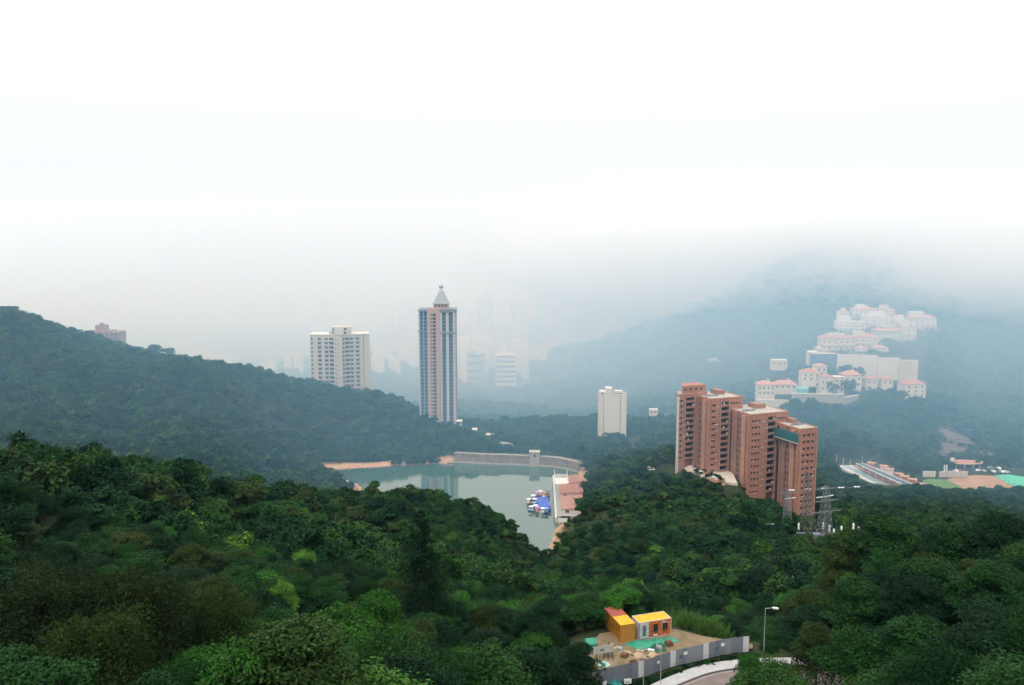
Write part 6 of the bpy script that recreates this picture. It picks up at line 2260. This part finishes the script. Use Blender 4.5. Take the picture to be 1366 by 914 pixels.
def villa(label, px, py, Y, wpx, hpx, depth=11, rz=0.0, cols=3, rows=2, roof='hip', wall=None, rm=None, group='villas on the mountainside', win=True):
    s = Y / FPX
    p = at(px, py, Y)
    w, h = wpx * s / 2, hpx * s
    t = thing('villa', label, 'villa', (p.x, p.y, p.z), rz, group)
    wm = wall or VW
    MB().box(-w, w, 0, depth, -5, h).build('wall', wm, t)
    if roof == 'hip':
        e, rh = .7, min(3.6, w * .42)
        mb = MB()
        a = [(-w - e, -e, h), (w + e, -e, h), (w + e, depth + e, h), (-w - e, depth + e, h)]
        r = min(w * .8, depth * .45)
        r0, r1 = (-w + r, depth / 2, h + rh), (w - r, depth / 2, h + rh)
        mb.quad(a[0], a[1], r1, r0); mb.poly([a[1], a[2], r1]); mb.quad(a[2], a[3], r0, r1); mb.poly([a[3], a[0], r0])
        mb.poly(a[::-1])
        mb.build('roof', rm or VT, t)
    else:
        mb = MB().box(-w - .3, w + .3, -.3, depth + .3, h + .002, h + .5)
        mb.build('roof', rm or M['cream2'], t)
    if win:
        fh_ = h / (rows + .3)
        for r in range(rows):
            for c in range(cols):
                x = -w + 2 * w * (c + .5) / cols + rng.uniform(-.2, .2)
                link_mesh('window', pane_mesh(1.4, 1.9), t, (x, 0, r * fh_ + fh_ * .35))
        MB().box(-w - .1, w + .1, -.35, .02, fh_ * 1.02, fh_ * 1.02 + .3).build('string_course', M['cream2'], t)
    if roof == 'hip' and w > 6:
        MB().box(w * .3, w * .3 + 1.2, depth * .55, depth * .55 + 1.2, h + 1, h + 4.6).build('chimney', wm, t)
    return t


villa('white villa with a wide red roof standing alone at the end of the terrace', 1221, 531, 690, 29, 19, 13, R_(6), 3, 3)
villa('white villa with a red hipped roof at the head of the walled garden', 1082, 509, 705, 24, 12, 12, R_(-5), 3, 2)
villa('tall white villa at the garden corner with three storeys of dark windows', 1103, 522.5, 697, 17, 20, 9, R_(4), 3, 2)
villa('narrow cream villa wing with a flat white roof beside the three storey villa', 1119, 524, 697, 14, 21, 9, R_(2), 2, 3, 'flat', M['cream'])
villa('white villa with a pink roof behind the narrow cream wing', 1138, 517, 706, 24, 17, 12, R_(8), 3, 2, rm=M['tile2'])
villa('small villa with a red roof below the white retaining wall', 1163, 514, 716, 15, 9, 10, R_(3), 2, 1)
villa('small villa with a bright red roof nearest the lone end villa', 1184, 514, 716, 15, 8, 10, R_(-4), 2, 1)
villa('pink roofed house at the lower end with a terrace in front', 1022, 528, 690, 22, 15, 14, R_(-8), 4, 2, rm=M['tile2'])
villa('low pink roofed wing stretching from the lower house to the garden', 1048, 519, 702, 30, 6, 10, R_(-4), 4, 1, rm=M['tile2'])
villa('white flat roofed house on the slope above the pink roofed house', 1040, 488, 800, 20, 7, 9, R_(-6), 3, 1, 'flat')
villa('stepped white house at the upper end of the blue netting', 1085, 486, 790, 12, 16, 12, R_(-6), 2, 2, 'flat', M['white'])
villa('small white house with a pink roof behind the red roofed villa', 1096, 497, 730, 14, 9, 10, 0, 2, 1, rm=M['tile2'])
for (lab, px, py, Y, w, h, c, r) in UPPER:
    wmat = [M['cream'], M['white'], mat('peach_render', (0.58, 0.46, 0.38), .85, .1, .3, streak=.5), M['palecol']][int(rng.integers(0, 4))] if 'white' not in lab else M['white']
    tv = villa(lab, px, py, Y, w, h * .72, 13, R_(rng.uniform(-6, 6)), c, r, 'flat' if rng.random() < .6 else 'hip', wmat, M['tile2'] if rng.random() < .3 else None, group='upper blocks fading into the fog')
    s_ = Y / FPX
    hw, hh_ = w * s_ / 2, h * s_
    x0 = rng.uniform(-hw, 0)
    us_ = MB().box(x0, x0 + hw * rng.uniform(.7, 1.0), 3, 11, hh_ * .72 + .3, hh_ * rng.uniform(.95, 1.1)).build('upper_storey', wmat, tv)
    for q in range(max(2, c)):
        xx = -hw + 2 * hw * (q + .5) / max(2, c)
        MB().box(xx - 1.5, xx + 1.5, -1.5, -.003, hh_ * .3, hh_ * .3 + .9).build('balcony', M['cream2'], tv)
    MB().box(-hw - 2.5, hw + 2.5, -4.2, -3.4, -6, rng.uniform(.4, 1.6)).build('terrace_wall', M['conc'], tv)


def wall_thing(label, A_, B_, z0, z1, n, material, depth=2.0, name='retaining_wall'):
    a, b_ = Vector(A_), Vector(B_)
    t = thing(name, label, 'retaining wall', (a.x, a.y, z0), math.atan2(b_.y - a.y, b_.x - a.x), 'retaining walls on the mountainside')
    L_ = math.hypot(b_.x - a.x, b_.y - a.y)
    for k in range(n):
        MB().box(L_ * k / n + .06, L_ * (k + 1) / n - .06, 0, depth, -3, z1 - z0).build('wall_panel', material, t)
    MB().box(0, L_, -.15, depth + .1, z1 - z0 + .002, z1 - z0 + .4).build('coping', M['cream2'], t)
    return t


a0, a1 = at(1117, 500, 758), at(1168, 502, 752)
wall_thing('high white panelled retaining wall behind the villas', at(1116, 500, 760), at(1170, 503, 752), at(1140, 503, 756).z, at(1140, 474, 756).z, 5, M['white'])
wall_thing('long white retaining wall panels rising behind the small red roofs', at(1170.5, 503, 751), at(1199, 504, 748), at(1185, 505, 750).z, at(1185, 478, 750).z, 3, M['white'])
wall_thing('plain cream end section of the white retaining wall', at(1199.5, 504, 746), at(1224, 507, 744), at(1212, 508, 745).z, at(1212, 481, 745).z, 2, M['cream'])
wall_thing('grey brown stone wall under the villa garden', at(1056, 541, 682), at(1126, 545, 678), at(1095, 548, 680).z, at(1095, 526, 680).z, 6, M['conc'])
wall_thing('sloping stone wall from the garden down to the wood', at(1126.5, 545, 678), at(1146, 530, 690), at(1135, 545, 684).z, at(1135, 529, 684).z, 2, M['conc'])
wall_thing('pale terrace wall below the pink roofed lower house', at(1008, 536, 684), at(1052, 537, 680), at(1030, 541, 682).z, at(1030, 534, 682).z, 4, M['white'])
mb = thing('netting_screen', 'blue netting screen wrapping a building site beside the white wall', 'screen', tuple(at(1082, 492, 775)), R_(-3))
MB().box(0, 25, 0, 6, -2, 15).build('netting', mat('blue_net', (0.08, 0.15, 0.24), .9, .2, .3, streak=.5), mb)
MB().box(-.3, 25.3, -.3, 6.3, 15.002, 15.6).build('top_rail', M['palecol'], mb)
for k in range(9):
    MB().box(k * 3.05, k * 3.05 + .25, -.25, -.003, -2, 15).build('scaffold_pole', M['grey'], mb)
o = MB(); q = [at(px, py, Y) for px, py, Y in ((1070, 515, 698), (1080, 517, 696), (1098, 520, 692), (1092, 522, 688), (1070, 520, 690))]
tag(MB().prism([(p.x, p.y) for p in [at(1062, 519, 690), at(1078, 521, 686), at(1080, 516, 700), at(1064, 515, 704)]], 5, at(1070, 517.5, 692).z).build('pool', mat('pool_water', (0.15, 0.5, 0.5), .15, .05, 1)), 'turquoise garden pool beside the red hipped villa', 'pool')

# little white houses in the valley woods
for i, (px, py, Y, w, h, lab) in enumerate(((633, 580, 545, 6, 6, 'tiny white house in the trees right of the tall tower'), (612, 567, 560, 6, 5, 'tiny white house at the foot of the tall tower'), (872, 553, 705, 11, 6, 'small pale house high in the wood by the brick flats'), (884, 560, 690, 8, 6, 'small white house below the pale one in the wood'),
                                              (893, 566, 685, 10, 4, 'low white house next to the brick flats in the wood'), (868, 629, 412, 8, 3, 'low white shed on the knoll before the brick flats'), (800, 605, 520, 6, 3, 'low white hut at the foot of the cream slab block'), (1112, 628, 500, 6, 5, 'small white hut by the corner mast of the terrace'), (955, 484, 1000, 16, 5, 'pale house in the fog on the mountain side'), (1043, 440, 1080, 14, 4, 'faint white house high on the foggy mountain'))):
    villa(lab, px, py, Y, w, h, 6, R_(rng.uniform(-15, 15)), 2, 1, 'hip' if i % 2 else 'flat', rm=M['cream2'], group='small houses in the woods')
# bare road bends seen behind the dam
for lab, pts in (('pale concrete ramp bending down behind the dam', [(646, 585, 548), (650, 580, 556), (660, 583, 552), (664, 592, 540), (655, 592, 540)]), ('pale ledge beside the ramp behind the dam', [(664, 592, 538), (676, 594, 536), (684, 598, 532), (672, 597, 532)])):
    Q = [at(*p) for p in pts]
    zt = max(p.z for p in Q)
    P2 = [(p.x, p.y) for p in Q]
    if sum(P2[i][0] * P2[(i + 1) % len(P2)][1] - P2[(i + 1) % len(P2)][0] * P2[i][1] for i in range(len(P2))) < 0:
        P2 = P2[::-1]
    tag(MB().prism(P2, zt - 12, zt + 1.5).build('ramp', M['cream']), lab, 'ramp')

# brown block behind the left crest
Yb = 690
p = at(137, 470, Yb)
t = thing('apartment_block', 'pinkish brown apartment block half hidden behind the hill crest', 'apartment block', tuple(p), R_(5))
hh = at(137, 441, Yb).z - p.z
PB = mat('pink_brown_wall', (0.36, 0.22, 0.19), .85, .1, .3, streak=.4)
for x0, x1, dz in ((-14.8, -9.5, -.8), (-9.3, -1.2, 0), (-1.0, 7.2, -.4), (7.4, 14.6, -1.4)):
    MB().box(x0, x1, rng.uniform(-.6, .4), 16, -10, hh + dz).build('wall', PB, t)
MB().box(-6.5, 1.5, 3, 12, hh - .5, hh + 4.5).build('lift_house', PB, t)
MB().box(-3.2, -1, 5, 9, hh + 4.5, hh + 6.4).build('tank', PB, t)
for f in range(6):
    for x in (-12, -7.4, -3.4, 1.0, 4.8, 9, 12.6):
        link_mesh('window', pane_mesh(1.5, 1.4), t, (x, -.62, hh - 4.4 - f * 3.1))

# ------------------------------------------------------------------ far city and ridge pylon
CITYM = [mat('city_white', (0.82, 0.80, 0.78), .8, .1, .02, streak=.3), mat('city_cream', (0.74, 0.68, 0.62), .8, .1, .02), mat('city_grey', (0.4, 0.42, 0.43), .8, .1, .02)]


def city_block(label, px, py0, py1, Y, wpx, m_, group, bands=0):
    s = Y / FPX
    a, b_ = at(px, py0, Y), at(px, py1, Y)
    gz = min(hz(a.x, a.y), b_.z) - 4
    w = wpx * s / 2
    t = thing('high_rise', label, 'high rise', (a.x, Y, gz), rng.uniform(-.3, .3), group)
    H = a.z - gz
    d = min(w * 1.2, 18)
    MB().box(-w, w, -d / 2, d / 2, 0, H).build('wall', CITYM[m_], t)
    MB().box(-w * .5, w * .4, -d * .3, d * .3, H, H + 4).build('roof_house', CITYM[m_], t)
    if not bands:
        MB().box(-w * 1.1, -w * .99, -d * .4, d * .4, 0, H * rng.uniform(.6, .9)).build('wing', CITYM[m_], t)
        return t
    mb = MB()
    nb = bands
    for k in range(nb):
        z = H * (k + .5) / nb
        mb.box(-w * .94, w * .94, -d / 2 - .15, -d / 2 + .05, z, z + H / nb * .42)
    mb.build('window_band', M['glass'], t, kind='stuff')
    return t


city_block('white slab with strong dark window bands near the mountain foot', 675, 473, 497, 1250, 27, 0, 'near city blocks', 8)
city_block('long grey green block beside the tall pink tower', 629, 471, 491, 1330, 32, 2, 'near city blocks', 5)
city_block('white block partly behind the banded slab', 701, 470, 488, 1400, 18, 1, 'near city blocks')
city_block('low white block on the ridge line behind the banded slab', 716, 472, 485, 1420, 14, 0, 'near city blocks')
city_block('white block above the mountain ridge farther along', 742, 456, 474, 1500, 14, 0, 'near city blocks')
city_block('broad white block above the mountain ridge', 760, 455, 471, 1500, 20, 0, 'near city blocks')
city_block('slim white tower of the pair above the ridge, the broader', 797.5, 437, 460, 1420, 5, 0, 'near city blocks')
city_block('slim white tower of the pair above the ridge, the narrower', 804, 437, 458, 1440, 4, 0, 'near city blocks')
gl = 'pale high rise lost in the mist of the far city'
for px, top, w in ((652, 388, 10), (668, 405, 7), (684, 398, 9), (700, 406, 8), (713, 425, 10), (722, 402, 9), (738, 412, 10), (748, 398, 8), (757, 415, 10), (762, 438, 9), (716, 440, 8), (640, 430, 9), (628, 420, 8), (690, 430, 8), (780, 402, 6), (790, 398, 6), (804, 396, 6), (772, 420, 8), (536, 402, 10), (550, 404, 10), (520, 420, 9), (640, 396, 7)):
    city_block(gl, px, top, 470, rng.uniform(1650, 1950), w, int(rng.integers(0, 2)), 'high rises in the mist of the far city')
gl = 'low bright building in the misty town below the hills'
for px, top, w in ((436, 470, 12), (505, 462, 14), (516, 468, 10), (500, 474, 9), (524, 476, 12), (538, 468, 14), (548, 473, 10), (556, 466, 10), (530, 484, 9), (398, 474, 12), (384, 478, 9), (350, 487, 12), (362, 482, 10), (308, 482, 12), (296, 476, 14), (282, 474, 12), (268, 470, 12), (254, 466, 14), (242, 463, 10), (232, 464, 10), (620, 452, 16), (650, 458, 18), (668, 462, 14), (640, 446, 20), (690, 455, 16), (700, 462, 12), (618, 464, 10), (725, 466, 12)):
    city_block(gl, px, top, top + 14, rng.uniform(1270, 1400), w, int(rng.integers(0, 2)), 'low buildings of the misty town')
p = at(941, 406, 1272)
t = thing('pylon', 'faint lattice pylon on the foggy mountain ridge', 'pylon', (p.x, p.y, hz(p.x, p.y)), .2, 'lattice pylons')
lattice(MB(), None, 24, 6, 1.6, 7, .3).build('mast', GALV, t)
for z, w in ((17, 9), (21, 10.5)):
    MB().beam((-w, 0, z), (w, 0, z), .6, .6).build('crossarm', GALV, t)


# ------------------------------------------------------------------ air
hb = MB().box(-5700, 5700, -140, 6300, -122, 420)
ho = hb.build('haze', volume_mat('haze_air', (0.35, 0.65, 1.0), 0.00006, 0.3))
ho['kind'] = 'stuff'


def blob(name, c, r, material, lump=0.05):
    bm = bmesh.new()
    bmesh.ops.create_icosphere(bm, subdivisions=5, radius=1.0)
    a = c[0] * .013 + r[2] * .07
    for v in bm.verts:                       # uneven, billowing outline
        n_ = v.co
        k = 1 + lump * (math.sin(n_.x * 9 + a) * math.sin(n_.y * 7 + a * 2) + .6 * math.sin(n_.x * 21 + n_.y * 13 + a) + .5 * math.sin(n_.z * 11 - n_.x * 15))
        v.co = Vector((c[0] + n_.x * r[0] * k, c[1] + n_.y * r[1] * k, c[2] + n_.z * r[2] * k))
    me = bpy.data.meshes.new(name)
    bm.to_mesh(me); bm.free()
    me.materials.append(material)
    o = link_mesh(name, me)
    o['kind'] = 'stuff'
    return o


# mist that fills the valley from the reservoir outwards, and cloud sitting on the mountain
blob('mist', (0, 3200, 20), (5000, 2880, 250), volume_mat('mist_air', (0.29, 0.63, 1.0), 0.0014, 0.35), 0.02)
blob('mist', (0, 3200, 30), (5000, 2830, 350), volume_mat('upper_mist_air', (0.50, 0.78, 1.0), 0.0007, 0.35), 0.02)
blob('mist', (300, 3400, 10), (4900, 2760, 220), volume_mat('far_mist_air', (0.86, 0.96, 1.0), 0.0005, 0.4), 0.03)
blob('mist', (300, 3400, 20), (4900, 2700, 300), volume_mat('far_mist_air', (0.86, 0.96, 1.0), 0.0004, 0.4), 0.03)
for c_, r_, d_ in (((1470, 1850, 115), (1550, 1215, 195), 0.0066), ((1470, 1850, 135), (1450, 1120, 165), 0.0080), ((1430, 1850, 155), (1350, 1000, 135), 0.0080), ((1400, 1850, 175), (1250, 840, 110), 0.010)):
    blob('low_cloud', c_, r_, volume_mat('cloud_air', (0.96, 0.985, 1.0), d_, 0.4), 0.035)
